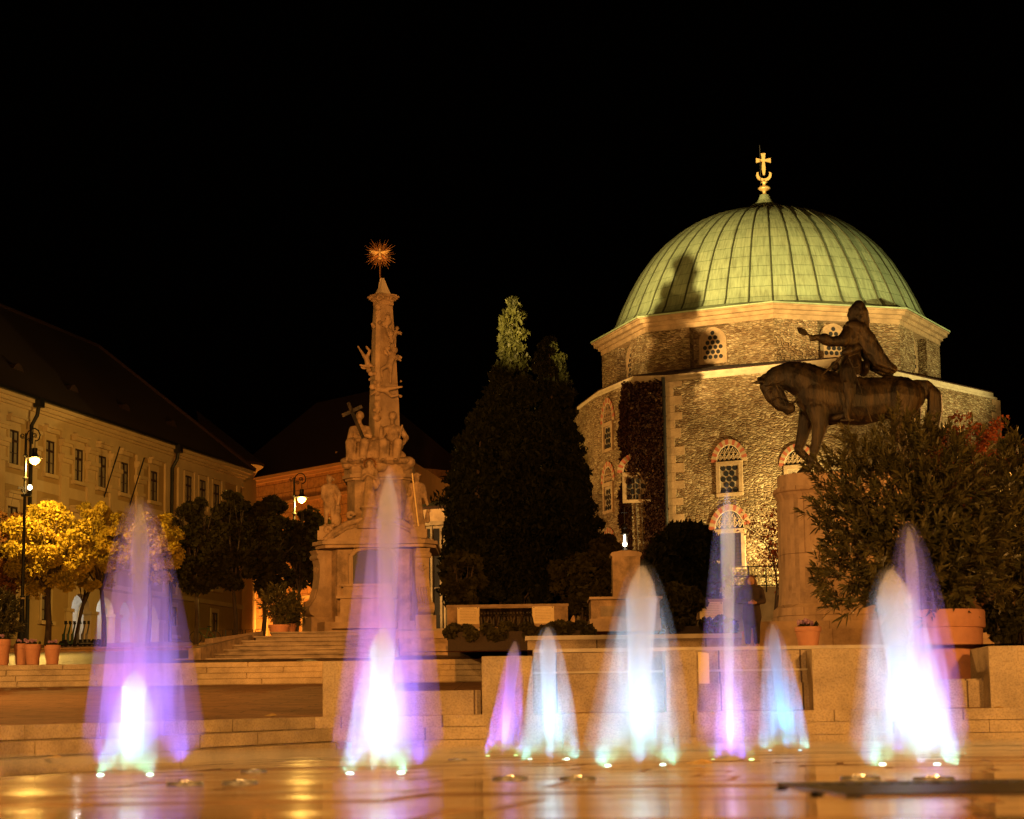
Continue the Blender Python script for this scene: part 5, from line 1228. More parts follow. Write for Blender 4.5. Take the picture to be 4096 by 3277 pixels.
# gilded sunburst
sbx = at(1520, 1018, 74.1); su = MB(); cx, cz = sbx.x, sbx.z
for k in range(72):
    a = 2*math.pi*k/72; L = (.6, .36, .54, .32, .46, .4)[k % 6]*(1.05 if abs(math.sin(2*a)) > .6 else .92)
    if k % 6 == 1: pts = [(cx+math.cos(a+.12*math.sin(t*2.2))*(.06+L*t/5), 74.1, cz+math.sin(a+.12*math.sin(t*2.2))*(.06+L*t/5)) for t in range(6)]; su.tube(pts, [.011]*5+[.003], 4)
    else: su.tube([(cx+math.cos(a)*.05, 74.1, cz+math.sin(a)*.05), (cx+math.cos(a)*L, 74.1+.02*math.sin(k), cz+math.sin(a)*L)], [.015, .003], 4)
su.tube([(cx, 74.1, cz-.85), (cx, 74.1, cz)], .03, 6); sun = su.build('sunburst', 'gilt_copper', tc)
dv = MB(); dv.ell((cx, 74.0, cz), (.06, .06, .14), 10); dv.ell((cx, 73.97, cz+.15), (.045, .05, .05), 10)
for s in (-1, 1):
    for k in range(4): dv.caps((cx+s*.05, 74.0, cz+.06), .04, (cx+s*(.36-.05*k), 74.02, cz+.12-.06*k), .018)
dv.ell((cx, 74, cz-.16), (.09, .03, .06), 8); dv.build('dove', 'gold', sun, smooth=True)

# ------------------------------------------------------------------ equestrian statue
YS = 45.0
eq = empty('equestrian_statue', (at(3420, 2000, YS).x, YS, 1.95), 'bronze rider holding out a mace on a walking horse, on a round stone plinth', 'statue')
def sp(x, y, d=0): 
    return at(2950+x*.4929, 1150+y*.4929, YS)+Vector((0, d, 0))
K = .4929*YS/FPX
# plinth
pcx = at(3420, 2000, YS).x; rows_ = [(1910, 0), (1958, 0), (1960, .09), (1975, .1), (1992, .04), (2012, .0), (2014, .015), (2380, .03), (2425, .06), (2440, .16), (2470, .17), (2472, .2), (2590, .22)]
plb = MB(); vs = []; NP = 56; HX, HY = 1.62, .95
for y, g_ in rows_[::-1]:
    z = at(3140, y, YS).z
    for k in range(NP):
        a = 2*math.pi*k/NP; ca, sa = math.cos(a), math.sin(a); e = .62
        vs.append((pcx+(HX+g_)*math.copysign(abs(ca)**e, ca), YS+(HY+g_)*math.copysign(abs(sa)**e, sa), z))
nr_ = len(rows_); plb.add(vs, [tuple(range(NP))[::-1], tuple((nr_-1)*NP+k for k in range(NP))]+[(j*NP+k, j*NP+(k+1) % NP, (j+1)*NP+(k+1) % NP, (j+1)*NP+k) for j in range(nr_-1) for k in range(NP)])
plb.build('plinth', 'plinth_stone', eq, smooth=35)
b = MB(); z1, z2, z3 = at(3140, 2500, YS).z, at(3140, 2535, YS).z, 1.6
b.box(pcx-2.25, pcx+2.25, YS-1.5, YS+1.5, z2, z1); b.box(pcx-2.6, pcx+2.6, YS-1.9, YS+1.9, z3, z2); b.build('plinth_step', 'plinth_stone', eq)
def text(body, loc, size, mat, parent, rot=(R(90), 0, 0), ext=.01, name='lettering'):
    cu = bpy.data.curves.new('t', 'FONT'); cu.body = body; cu.size = size; cu.extrude = ext; cu.align_x = 'CENTER'
    o = bpy.data.objects.new('t', cu); COL.objects.link(o); bpy.context.view_layer.update()
    me = bpy.data.meshes.new_from_object(o.evaluated_get(bpy.context.evaluated_depsgraph_get())); bpy.data.objects.remove(o)
    me.materials.clear(); me.materials.append(MATS[mat]); q = bpy.data.objects.new(name, me); COL.objects.link(q)
    off = Vector((0, 0, 0)); w = parent
    while w: off += w.location; w = w.parent
    q.parent = parent; q.location = Vector(loc)-off; q.rotation_euler = rot; return q
zt1 = at(3150, 2256, YS).z
text('JOANNES', (pcx-HX+.28, YS-HY+.13, zt1), .17, 'dark_letter', eq, rot=(R(90), 0, R(-48)), name='inscription') if False else None
hb = MB()
def hc(x0, y0, r0, x1, y1, r1, d0=0, d1=None, sy=.8): hb.caps(sp(x0, y0, d0), r0*K, sp(x1, y1, d0 if d1 is None else d1), r1*K, sy)
# trunk
hc(655, 875, 195, 800, 905, 212); hc(800, 905, 212, 1000, 925, 200); hc(1000, 925, 198, 1180, 900, 178); hc(1180, 900, 178, 1330, 880, 165); hc(1330, 880, 165, 1400, 880, 130)
hb.ell(sp(760, 790), (110*K, 90*K, 115*K)); hc(600, 900, 120, 640, 1000, 100); hc(1230, 800, 95, 1400, 830, 85)
# neck and head
hc(640, 810, 175, 540, 760, 155); hc(540, 760, 155, 430, 720, 125, sy=.62); hc(430, 720, 125, 330, 730, 100, sy=.6); hc(330, 730, 100, 255, 770, 72, sy=.6)
hc(250, 770, 72, 300, 850, 82, sy=.62); hc(220, 800, 45, 265, 900, 40, sy=.9); hc(300, 850, 78, 360, 925, 55, sy=.62); hc(270, 880, 55, 345, 960, 48, sy=.75); hc(345, 955, 50, 425, 990, 38, sy=.8); hb.ell(sp(430, 980), (42*K, 32*K, 45*K)); hc(400, 1015, 22, 440, 1005, 20)
hc(188, 770, 24, 112, 785, 6, -.1, -.13); hc(215, 750, 26, 188, 735, 8, .1, .14); hc(230, 770, 26, 235, 745, 8)
hb.ell(sp(262, 845, -.13), (13*K, 12*K, 12*K))
# mane ridge
for i in range(14):
    t = i/13; x = 700-520*t; y = 665-70*math.sin(math.pi*min(1, t*1.05))**.8+60*t**3; hb.ell(sp(x, y+18, 0), (26*K, 30*K, 20*K), 8)
# near fore leg (standing) and far fore leg (bent back)
dn, df = -.24, .24
hc(640, 1000, 95, 660, 1120, 72, dn*.8, dn); hc(660, 1120, 70, 625, 1290, 42, dn); hc(625, 1290, 45, 610, 1330, 42, dn); hc(610, 1330, 36, 590, 1440, 28, dn); hc(590, 1440, 34, 555, 1485, 30, dn); hc(555, 1490, 30, 520, 1510, 38, dn); hc(520, 1515, 40, 500, 1525, 34, dn)
hc(590, 1000, 85, 560, 1120, 62, df*.8, df); hc(560, 1120, 60, 515, 1280, 42, df); hb.ell(sp(510, 1300, df), (44*K, 40*K, 46*K)); hc(512, 1310, 38, 600, 1400, 28, df); hc(600, 1400, 28, 650, 1430, 32, df); hc(650, 1430, 32, 685, 1470, 32, df); hc(685, 1475, 34, 715, 1495, 30, df)
# hind legs
hc(1330, 900, 150, 1310, 1050, 105, dn*.8); hc(1310, 1050, 100, 1290, 1180, 62, dn); hc(1290, 1180, 60, 1330, 1290, 42, dn); hc(1330, 1290, 40, 1320, 1430, 30, dn); hc(1320, 1430, 34, 1290, 1490, 34, dn); hc(1290, 1500, 38, 1275, 1520, 36, dn)
hc(1400, 930, 115, 1430, 1070, 80, df*.8, df); hc(1430, 1070, 78, 1400, 1180, 55, df); hc(1400, 1180, 52, 1480, 1290, 40, df); hc(1480, 1290, 38, 1540, 1400, 28, df); hc(1540, 1400, 32, 1545, 1470, 32, df); hc(1545, 1480, 36, 1530, 1510, 36, df)
# tail
hc(1450, 790, 45, 1530, 800, 50); hc(1530, 800, 52, 1600, 880, 62); hc(1600, 880, 60, 1600, 1000, 66); hc(1600, 1000, 66, 1575, 1120, 66); hc(1575, 1120, 66, 1545, 1210, 40)
for q in range(7): hc(1560+q*12, 830+q*12, 12, 1545+q*15, 1150, 10, -.12+.03*q)
horse = sculpt(hb, 'horse', 'bronze', eq, .022, 3)
rb = MB()
def rc(x0, y0, r0, x1, y1, r1, d0=0, d1=None, sy=1): rb.caps(sp(x0, y0, d0), r0*K, sp(x1, y1, d0 if d1 is None else d1), r1*K, sy)
rc(925, 640, 90, 925, 560, 82, sy=1.1); rc(925, 560, 80, 930, 440, 88, sy=1.2); rc(930, 440, 92, 945, 350, 84, sy=1.35); rc(945, 330, 50, 950, 270, 42)
# head facing left: skull, brow, nose, beard, long hair
rb.ell(sp(965, 195), (60*K, 55*K, 72*K)); rb.ell(sp(935, 215), (42*K, 40*K, 55*K)); rc(905, 208, 12, 893, 228, 9); rc(912, 180, 16, 915, 195, 14); rc(905, 248, 12, 912, 262, 14); rc(925, 255, 28, 915, 272, 16)
rc(985, 150, 50, 1025, 210, 42); rc(1020, 200, 42, 1045, 290, 32, sy=1.5); rc(1000, 260, 34, 1055, 320, 22, sy=1.5)
# arm with mace (near side)
rc(895, 370, 55, 840, 450, 52, -.16, -.25); rc(840, 450, 50, 740, 462, 42, -.25, -.3); rc(740, 462, 44, 690, 440, 50, -.3, -.3); rc(690, 440, 34, 620, 425, 26, -.3); rb.ell(sp(600, 435, -.3), (30*K, 22*K, 24*K))
for q in range(4): rc(590-4*q, 418+12*q, 9, 566+3*q, 424+12*q, 8, -.33); 
rc(605, 420, 9, 580, 408, 8, -.28)
rc(735, 480, 16, 735, 500, 6, -.3)
# other arm holding the reins at the waist
rc(1000, 380, 52, 1015, 480, 48, .2, .1); rc(960, 500, 36, 870, 545, 32, -.22, -.3); rb.ell(sp(850, 550, -.3), (28*K, 22*K, 24*K)); rc(1010, 480, 42, 960, 500, 38, -.05, -.22)
# tunic skirt, leg, boot
rc(925, 640, 92, 890, 720, 80, -.12, -.25); rc(890, 700, 78, 885, 840, 66, -.25, -.34); rc(885, 850, 68, 885, 900, 55, -.34); rc(885, 900, 52, 860, 1040, 32, -.34); rc(860, 1050, 34, 770, 1080, 26, -.34); rc(865, 1060, 30, 880, 1095, 22, -.34)
rc(925, 640, 92, 890, 720, 80, .12, .25); rc(890, 700, 75, 885, 850, 62, .25, .34); rc(885, 880, 52, 860, 1040, 32, .34); rc(860, 1050, 32, 770, 1080, 24, .34)
for q in range(5): rc(838+22*q, 800+4*q, 12, 850+20*q, 835, 10, -.46)
rider = sculpt(rb, 'rider', 'bronze', eq, .02, 3)
cb = MB()
for d in (-.18, .18):
    for a in (((900, 320, 40), (985, 350, 62), (1060, 440, 58), (1130, 560, 55), (1200, 640, 42), (1262, 675, 28)), ((900, 330, 30), (960, 420, 40), (1050, 540, 38), (1110, 640, 32), (1190, 690, 22), (1255, 695, 20))):
        for p, q in zip(a, a[1:]): cb.caps(sp(p[0], p[1], d), p[2]*K, sp(q[0], q[1], d*1.2), q[2]*K)
for k in range(7): cb.caps(sp(950+20*k, 340+18*k, -.26), 14*K, sp(1120+22*k, 640+8*k, -.3), 12*K)
for a in (((990, 340, 60), (1070, 450, 58), (1150, 570, 52), (1230, 660, 36)),):
    for p, q in zip(a, a[1:]): cb.caps(sp(p[0], p[1], 0), p[2]*K, sp(q[0], q[1], 0), q[2]*K, 2.2)
sculpt(cb, 'cape', 'bronze', rider, .022, 3)
m_ = MB(); m_.tube([sp(735, 495, -.3), sp(540, 398, -.33)], 8*K, 8); 
for q in range(7):
    a = 2*math.pi*q/7; o = (math.cos(a)*15*K, math.sin(a)*17*K)
    m_.tube([sp(555, 405, -.33), sp(528, 393, -.33)+Vector((o[1]*.5, o[0], o[1])), sp(495, 375, -.33)+Vector((o[1]*.5, o[0], o[1])), sp(468, 355, -.33)], [.01, .022, .022, .008], 6)
m_.build('mace', 'bronze', rider)
m_ = MB(); m_.tube([sp(905, 655, -.42), sp(1067, 1112, -.36)], [.022, .012], 8); m_.tube([sp(870, 690, -.42), sp(960, 668, -.4)], .02, 6); m_.tube([sp(880, 600, -.42), sp(905, 655, -.42)], .022, 6); m_.build('sword', 'bronze', rider)
m_ = MB()
m_.tube([sp(850, 555, -.28), sp(700, 700, -.3), sp(560, 830, -.24), sp(450, 945, -.1)], .022, 6); m_.tube([sp(850, 555, .28), sp(700, 700, .3), sp(560, 830, .24), sp(450, 945, .1)], .022, 6)
m_.tube([sp(220, 810, -.14), sp(330, 790, -.17), sp(400, 870, -.13)], .014, 5); m_.tube([sp(260, 930, -.11), sp(330, 900, -.15), sp(450, 945, -.1)], .014, 5); m_.tube([sp(300, 790, -.16), sp(390, 965, -.12)], .014, 5)
m_.build('bridle', 'bronze', horse)
m_ = MB(); m_.ell(sp(1025, 660, 0), (42*K, 150*K, 62*K)); m_.ell(sp(790, 640, 0), (36*K, 70*K, 42*K)); m_.box(sp(760, 700).x, sp(1060, 700).x, YS-.46, YS-.42, sp(0, 880).z, sp(0, 690).z) if False else None
m_.tube([sp(800, 860, -.44), sp(860, 1110, -.44)], .014, 5); m_.box(sp(770, 0).x, sp(880, 0).x, YS-.45, YS-.25, sp(0, 1118).z, sp(0, 1108).z); m_.build('saddle', 'bronze', horse)

# ------------------------------------------------------------------ memorial walls, lantern pillar, railing
def memorial(x0, x1, yt, yb, Y, label, plaques, relief=None):
    a, b = at(x0, yt, Y), at(x1, yt-.0133*(x1-x0), Y); zb = at(x0, yb, Y).z; t = empty('memorial_wall', ((a.x+b.x)/2, Y, zb), label, 'memorial'); zt = (a.z+b.z)/2
    MB().box(a.x, b.x, Y, Y+.6, zb, zt-.1).build('wall_body', 'carved_stone', t); MB().box(a.x-.03, b.x+.03, Y-.05, Y+.65, zt-.099, zt).build('coping', 'stone', t)
    for p0, p1, py in plaques:
        u, v = at(p0, py, Y), at(p1, py, Y); pq = MB().box(u.x, v.x, Y-.04, Y+.01, max(zb, u.z-.66), u.z).build('plaque', 'paper', t)
        tx_ = MB(); g = random.Random(int(p0)); w = v.x-u.x
        for k in range(9):
            x = u.x+w*(.12 if k else .25); z = u.z-.08-.058*k
            while x < u.x+w*(.88 if k else .75)-.03: L = g.uniform(.015, .05); tx_.box(x, x+L, Y-.043, Y-.038, z, z+.013); x += L+.014
        tx_.build('engraved_lines', 'carved_stone', pq)
        bl = MB()
        for cx_ in (u.x+.06, v.x-.06): bl.lathe([(.02, 0), (.02, .012)], (0, 0, 0), 8); bl.v = bl.v[:-16]+[(cx_+x, Y-.04-z, u.z-.06+y) for x, y, z in bl.v[-16:]]
        bl.build('bolt', 'dark_metal', pq)
    if relief:
        u, v = at(relief[0], yt+14, Y), at(relief[1], yt+14, Y); rb_ = MB().box(u.x, v.x, Y-.06, Y+.01, zb+.1, u.z); g = random.Random(3)
        for k in range(16):
            c = Vector((u.x+(v.x-u.x)*(k+.5)/16, Y-.06, u.z-.18)); rb_.ell(c, (.07, .05, .08), 8); rb_.caps((c.x+g.uniform(-.04, .04), Y-.06, c.z-.15), .07, (c.x+g.uniform(-.08, .08), Y-.06, c.z-.45), .08)
        rb_.build('bronze_relief', 'bronze', t, smooth=True)
memorial(1787, 2271, 2421, 2520, 80, 'memorial wall with two text plaques and dark bronze relief under the conifers', ((1829, 1917, 2427), (2129, 2216, 2424)), (1919, 2127))
memorial(2745, 2925, 2398, 2480, 72, 'partly hidden memorial wall with one plaque behind the thin violet jet', ((2797, 2891, 2407),))
lp = empty('lantern_pillar', (at(2505, 2300, 66).x, 66, gz(66)), 'square stone pillar topped by a small white lit lantern with a cross', 'pillar')
def bx66(x0, x1, y0, y1, d0, d1, nm, mat):
    return MB().box(at(x0, y0, 66).x, at(x1, y0, 66).x, d0, d1, at(x0, y0, 66).z, at(x0, y1, 66).z).build(nm, mat, lp)
bx66(2357, 2640, 2530, 2480, 65.4, 67.6, 'lower_base', 'stone'); bx66(2363, 2636, 2480, 2404, 65.6, 67.5, 'pedestal', 'carved_stone'); bx66(2355, 2645, 2403, 2393, 65.4, 67.6, 'pedestal_cap', 'stone')
bx66(2400, 2600, 2470, 2428, 65.58, 65.62, 'recessed_panel', 'stone_dark')
sh = MB(); 
def rg(hw, y): z = at(2505, y, 66).z; h = hw/FPX*66; c = at(2505, y, 66).x; return [(c-h, 66, z), (c+h, 66, z), (c+h, 66+2*h, z), (c-h, 66+2*h, z)]
v = rg(52, 2392)+rg(56, 2225); sh.add(v, [(3, 2, 1, 0), (4, 5, 6, 7)]+[(i, (i+1) % 4, 4+(i+1) % 4, 4+i) for i in range(4)]); sh.build('shaft', 'carved_stone', lp)
sh = MB(); v = rg(60, 2225)+rg(64, 2216)+rg(58, 2209)+rg(20, 2202)
sh.add(v, [(3, 2, 1, 0), (12, 13, 14, 15)]+[(j+i, j+(i+1) % 4, j+4+(i+1) % 4, j+4+i) for j in (0, 4, 8) for i in range(4)]); sh.build('shaft_cap', 'stone', lp)
lc = at(2500, 2202, 66.4); lt = MB().lathe([(.1, 0), (.1, .04), (.03, .06), (.03, .12)], (lc.x, 66.4, lc.z), 10); lt.tube([(lc.x-.07, 66.34, lc.z+.1), (lc.x-.07, 66.34, lc.z+.5)], .008, 4); lt.tube([(lc.x+.07, 66.34, lc.z+.1), (lc.x+.07, 66.34, lc.z+.5)], .008, 4); lt.lathe([(.14, .5), (.12, .55), (.04, .62), (.1, .7), (.06, .78), (.01, .82)], (lc.x, 66.4, lc.z), 12)
lt.tube([(lc.x, 66.4, lc.z+.8), (lc.x, 66.4, lc.z+1.35)], .012, 5); lt.tube([(lc.x-.1, 66.4, lc.z+1.18), (lc.x+.1, 66.4, lc.z+1.18)], .012, 5); lt = lt.build('lantern_frame', 'iron', lp)
MB().lathe([(.03, .12), (.065, .17), (.065, .22), (.03, .26), (.028, .48)], (lc.x, 66.4, lc.z), 10).build('lantern_light', 'white_bulb', lt, smooth=True); lamp('POINT', (lc.x, 66.2, lc.z+.2), 25, (1, .85, .6), size=.05)

rl = empty('ornamental_railing', (at(3030, 2345, 96).x, 96, gz(96)), 'wrought iron railing of interlaced circles above a pale wall beside the plinth', 'railing')
a, b = at(2925, 2268, 96), at(3160, 2268, 96); zt, zm, zb_ = a.z, at(2925, 2306, 96).z, at(2925, 2344, 96).z; q = MB()
for z in (zt, zm, zb_): q.tube([(a.x, 96, z), (b.x, 96, z)], .025, 5)
for k in range(4): x = a.x+(b.x-a.x)*k/3.4; q.tube([(x, 96, zb_-.3), (x, 96, zt+.03)], .03, 5)
r_ = (zt-zb_)*.3; x = a.x
while x < b.x:
    for zz in (zb_+r_, zt-r_): q.tube([(x+r_*math.cos(t), 96, zz+r_*math.sin(t)) for t in [2*math.pi*i/12 for i in range(13)]], .012, 4)
    x += r_*1.25
q.build('iron_lattice', 'iron', rl); MB().box(a.x-3, b.x+3, 96.3, 96.7, gz(96)-.2, zb_-.02).build('base_wall', 'pale_stone', rl)
tag(MB().box(3.0, 30, 97, 130, 5.5, at(2950, 2350, 97).z-.4).build('church_terrace', 'terrace_paving'), kind='structure')

# ------------------------------------------------------------------ scooters, bicycle, person, bollard
def scooter(x, Y, label, mat, rz, lean=0):
    b = at(x, 2590, Y); z0 = gz(Y)+.16; t = empty('kick_scooter', (b.x, Y, z0), label, 'scooter', 'rental scooters parked by the entrance')
    o = t.location.copy(); t.location = (0, 0, 0); k = 1.05
    MB().box(-.42*k, .28*k, -.08, .08, .12, .17).build('deck', mat, t)
    s = MB(); s.tube([(.42, 0, .12), (.36, 0, .45), (.24, 0, 1.1)], [.045, .05, .035], 8); s.box(.3, .42, -.08, .08, .16, .62); s.build('stem', mat, t)
    s = MB(); s.tube([(.24, -.28, 1.12), (.22, 0, 1.16), (.24, .28, 1.12)], .03, 6); s.box(.2, .32, -.06, .06, 1.1, 1.26); s.build('handlebar', 'rubber', t)
    for wx in (.45, -.5):
        w = MB(); w.lathe([(.03, -.03), (.12, -.035), (.14, 0), (.12, .035), (.03, .03)], (0, 0, 0), 16); w.v = [(wx+px_, pz_, .14+py_) for px_, py_, pz_ in w.v]; w.build('wheel', 'rubber', t, smooth=40)
    s = MB(); s.tube([(-.3, 0, .18), (-.42, 0, .32), (-.56, 0, .3)], .05, 6); s.build('mudguard', 'rubber', t)
    t.location = o; t.rotation_euler = (R(lean), 0, rz); return t
scooter(222, 103, 'lone green scooter parked apart, just right of the clay pots', 'scooter_green', R(175))
scooter(282, 106, 'green scooter at the left end of the row by the lit entrance', 'scooter_green', R(205)); scooter(300, 107, 'green scooter second from left in the row by the entrance', 'scooter_green', R(200)); scooter(317, 108, 'green scooter third from left in the row by the entrance', 'scooter_green', R(200))
scooter(338, 106, 'grey scooter beside the green ones in the row by the entrance', 'scooter_grey', R(205)); scooter(357, 107, 'grey scooter second from the right end of the row', 'scooter_grey', R(200)); scooter(374, 108, 'grey scooter at the right end of the row near the forked trunk', 'scooter_grey', R(195))
bp_ = at(820, 2575, 118); bz_ = gz(118)+.16; bi = empty('bicycle', (bp_.x, 118, bz_), 'dark bicycle leaning by the rack left of the column stairs', 'bicycle'); X_ = bp_.x
for wx in (-.52, .52):
    w = MB().tube([(X_+wx+.33*math.cos(t), 118, bz_+.34+.33*math.sin(t)) for t in [2*math.pi*i/24 for i in range(25)]], .022, 6); 
    for i in range(10): t = math.pi*2*i/10; w.tube([(X_+wx, 118, bz_+.34), (X_+wx+.32*math.cos(t), 118, bz_+.34+.32*math.sin(t))], .004, 3)
    w.build('wheel', 'rubber', bi)
f_ = MB(); P_ = lambda a, b: (X_+a, 118, bz_+b)
for u, v in (((-.52, .34), (-.38, .85)), ((-.38, .8), (.2, .8)), ((-.36, .72), (.02, .32)), ((.02, .32), (.2, .88)), ((.02, .32), (.52, .34)), ((.2, .8), (.52, .34))): f_.tube([P_(*u), P_(*v)], .02, 6)
f_.build('bike_frame', 'scooter_green', bi); f_ = MB(); f_.tube([P_(-.38, .85), P_(-.42, 1.0), (X_-.5, 117.75, bz_+1.02)], .015, 5); f_.tube([P_(-.42, 1.0), (X_-.5, 118.25, bz_+1.02)], .015, 5); f_.build('handlebar', 'dark_metal', bi); MB().ell(P_(.22, .92), (.13, .07, .035)).build('saddle', 'rubber', bi)
ra = empty('bicycle_rack', (X_+1.6, 118.4, bz_), 'low black metal bicycle rack beside the parked bicycle', 'rack'); r_ = MB()
for k in range(5): x = X_+.5+.55*k; r_.tube([(x, 118.6, bz_), (x, 118.6, bz_+.75), (x+.4, 118.6, bz_+.75), (x+.4, 118.6, bz_)], .025, 5)
r_.build('hoops', 'dark_metal', ra)

pY = 42.6; pe = at(3008, 2500, pY); px0 = pe.x; zf_ = 1.4+(pY-30)*.03875
pt_ = empty('person', (px0, pY, zf_), 'woman with long reddish hair in dark coat standing left of the plinth, hands together', 'person'); H_ = at(3008, 2308, pY).z-zf_
F3 = lambda u, w, v=0: (px0+u, pY+v, zf_+w*H_/1.68)
bd = MB(); bd.caps(F3(0, .9), .15, F3(0, 1.15), .13, .75); bd.caps(F3(0, 1.15), .13, F3(0, 1.33), .15, .7); bd.caps(F3(-.14, 1.38), .07, F3(.14, 1.38), .07); bd.caps(F3(0, 1.38), .055, F3(0, 1.48), .05); bd.ell(F3(0, 1.57, -.01), (.075, .09, .11)); bd.ell(F3(0, 1.56, -.1), (.014, .02, .02))
for s_g in (-1, 1):
    bd.caps(F3(.08*s_g, .9), .095, F3(.09*s_g, .5, -.01), .065); bd.caps(F3(.09*s_g, .5, -.01), .062, F3(.09*s_g, .1, .02), .04); bd.caps(F3(.09*s_g, .05, .02), .04, F3(.1*s_g, .035, -.14), .033)
    bd.caps(F3(.19*s_g, 1.36), .055, F3(.24*s_g, 1.1, -.02), .045); bd.caps(F3(.24*s_g, 1.1, -.02), .042, F3(.06*s_g, 1.05, -.2), .03)
body_ = sculpt(bd, 'body', 'skin', pt_, .016, 2)
ct_ = MB(); ct_.caps(F3(0, .72), .2, F3(0, 1.1), .16, .8); ct_.caps(F3(0, 1.1), .16, F3(0, 1.34), .165, .75); ct_.caps(F3(-.15, 1.38), .078, F3(.15, 1.38), .078)
for s_g in (-1, 1): ct_.caps(F3(.19*s_g, 1.36), .068, F3(.24*s_g, 1.1, -.02), .06); ct_.caps(F3(.24*s_g, 1.1, -.02), .056, F3(.1*s_g, 1.06, -.17), .048); ct_.caps(F3(.09*s_g, .7), .09, F3(.09*s_g, .14, .01), .06)
sculpt(ct_, 'coat', 'dark_cloth', pt_, .018, 2)
hd_ = MB()
for s_g in (-1, 1):
    hb_ = F3(.04*s_g, 1.05, -.21); hd_.ell(hb_, (.03, .04, .025))
    for k in range(4): hd_.caps((hb_[0]-.025*s_g+.004*k, hb_[1]-.02, hb_[2]+.02-.014*k), .009, (hb_[0]-.075*s_g+.006*k, hb_[1]-.03, hb_[2]+.008-.012*k), .007)
    hd_.caps((hb_[0], hb_[1]-.02, hb_[2]+.03), .009, (hb_[0]-.03*s_g, hb_[1]-.04, hb_[2]+.05), .008)
sculpt(hd_, 'hands', 'skin', pt_, .006, 1)
hr_ = MB(); hr_.ell(F3(0, 1.61, .03), (.105, .1, .11)); 
for s_g in (-1, 1): hr_.caps(F3(.075*s_g, 1.6, .01), .045, F3(.12*s_g, 1.3, .0), .05); hr_.caps(F3(.12*s_g, 1.3, 0), .05, F3(.13*s_g, 1.15, -.03), .03)
hr_.caps(F3(0, 1.55, .07), .08, F3(0, 1.25, .1), .09); sculpt(hr_, 'hair', 'hair', pt_, .014, 2)
# fallen leaves on the steps
g = random.Random(12)
for x, y, lab in ((215, 2951, 'curled fallen leaf on the first step at left'), (1080, 2843, 'pale fallen leaf on the edge of the terrace left of the granite block'), (3990, 2826, 'yellow fallen leaf at the foot of the rightmost granite block'), (2792, 3083, 'yellow fallen leaf lying on the wet paving right of the biggest jet')):
    z = .49 if x > 3000 else (.02 if x > 2500 else .5); Y = 28.8 if x > 3000 else (13 if x > 2500 else 27.2)
    if x < 500: Y = 21.6; z = .05
    p = at(x, y, Y); v = [(p.x-.07, Y, z+.012), (p.x-.02, Y+.03, z+.02), (p.x+.03, Y+.02, z+.035), (p.x+.09, Y, z+.012), (p.x+.03, Y-.03, z+.006), (p.x-.03, Y-.025, z+.006)]
    o = MB().add(v+[(a_, b_, c_z-.004) for a_, b_, c_z in v], [(0, 1, 2, 3, 4, 5), (11, 10, 9, 8, 7, 6)]+[(i, (i+1) % 6, 6+(i+1) % 6, 6+i) for i in range(6)]).build('fallen_leaf', 'fallen_leaf'); tag(o, lab, 'leaf', 'fallen leaves on the stone')

# ------------------------------------------------------------------ fountain jets: airy water spray lit from lamps in the floor
def water(name, dens, aniso=.2, col=(1, 1, 1), streak=False):
    m = bpy.data.materials.new(name); m.use_nodes = True; nt = m.node_tree; MATS[name] = m
    for n in list(nt.nodes): nt.nodes.remove(n)
    out = nt.nodes.new('ShaderNodeOutputMaterial'); v = nt.nodes.new('ShaderNodeVolumeScatter')
    v.inputs['Color'].default_value = (*col, 1); v.inputs['Density'].default_value = dens; v.inputs['Anisotropy'].default_value = aniso
    nt.links.new(v.outputs[0], out.inputs['Volume'])
    if streak:
        tc = nt.nodes.new('ShaderNodeTexCoord'); mp = nt.nodes.new('ShaderNodeMapping'); mp.inputs['Scale'].default_value = (1, 1, .07); nt.links.new(tc.outputs['Object'], mp.inputs[0])
        n = nt.nodes.new('ShaderNodeTexNoise'); n.inputs['Scale'].default_value = 17; n.inputs['Detail'].default_value = 2; nt.links.new(mp.outputs[0], n.inputs['Vector'])
        mr = nt.nodes.new('ShaderNodeMapRange'); mr.inputs['From Min'].default_value = .4; mr.inputs['From Max'].default_value = .62; mr.inputs['To Min'].default_value = dens*.3; mr.inputs['To Max'].default_value = dens*2.1
        nt.links.new(n.outputs['Fac'], mr.inputs['Value']); nt.links.new(mr.outputs[0], v.inputs['Density'])
    return m
water('water_core', 7, .0); water('water_mid', .7, 0., streak=True); water('water_spray', .55, 0., streak=True); water('water_veil', .16, 0.)
def falloff_spot(loc, tgt, strength, col, ang, blend=.6, mode='Constant', size=.03):
    o = lamp('SPOT', loc, 1, (1, 1, 1), tgt, size, ang, blend); l = o.data; l.use_nodes = True; nt = l.node_tree
    em = [n for n in nt.nodes if n.type == 'EMISSION'][0]; em.inputs['Color'].default_value = (*col, 1); f = nt.nodes.new('ShaderNodeLightFalloff'); f.inputs['Strength'].default_value = strength*(9 if mode == 'Constant' else (4 if mode == 'Linear' else 1))
    nt.links.new(f.outputs[mode], em.inputs['Strength']); return o
ME_CACHE = {}
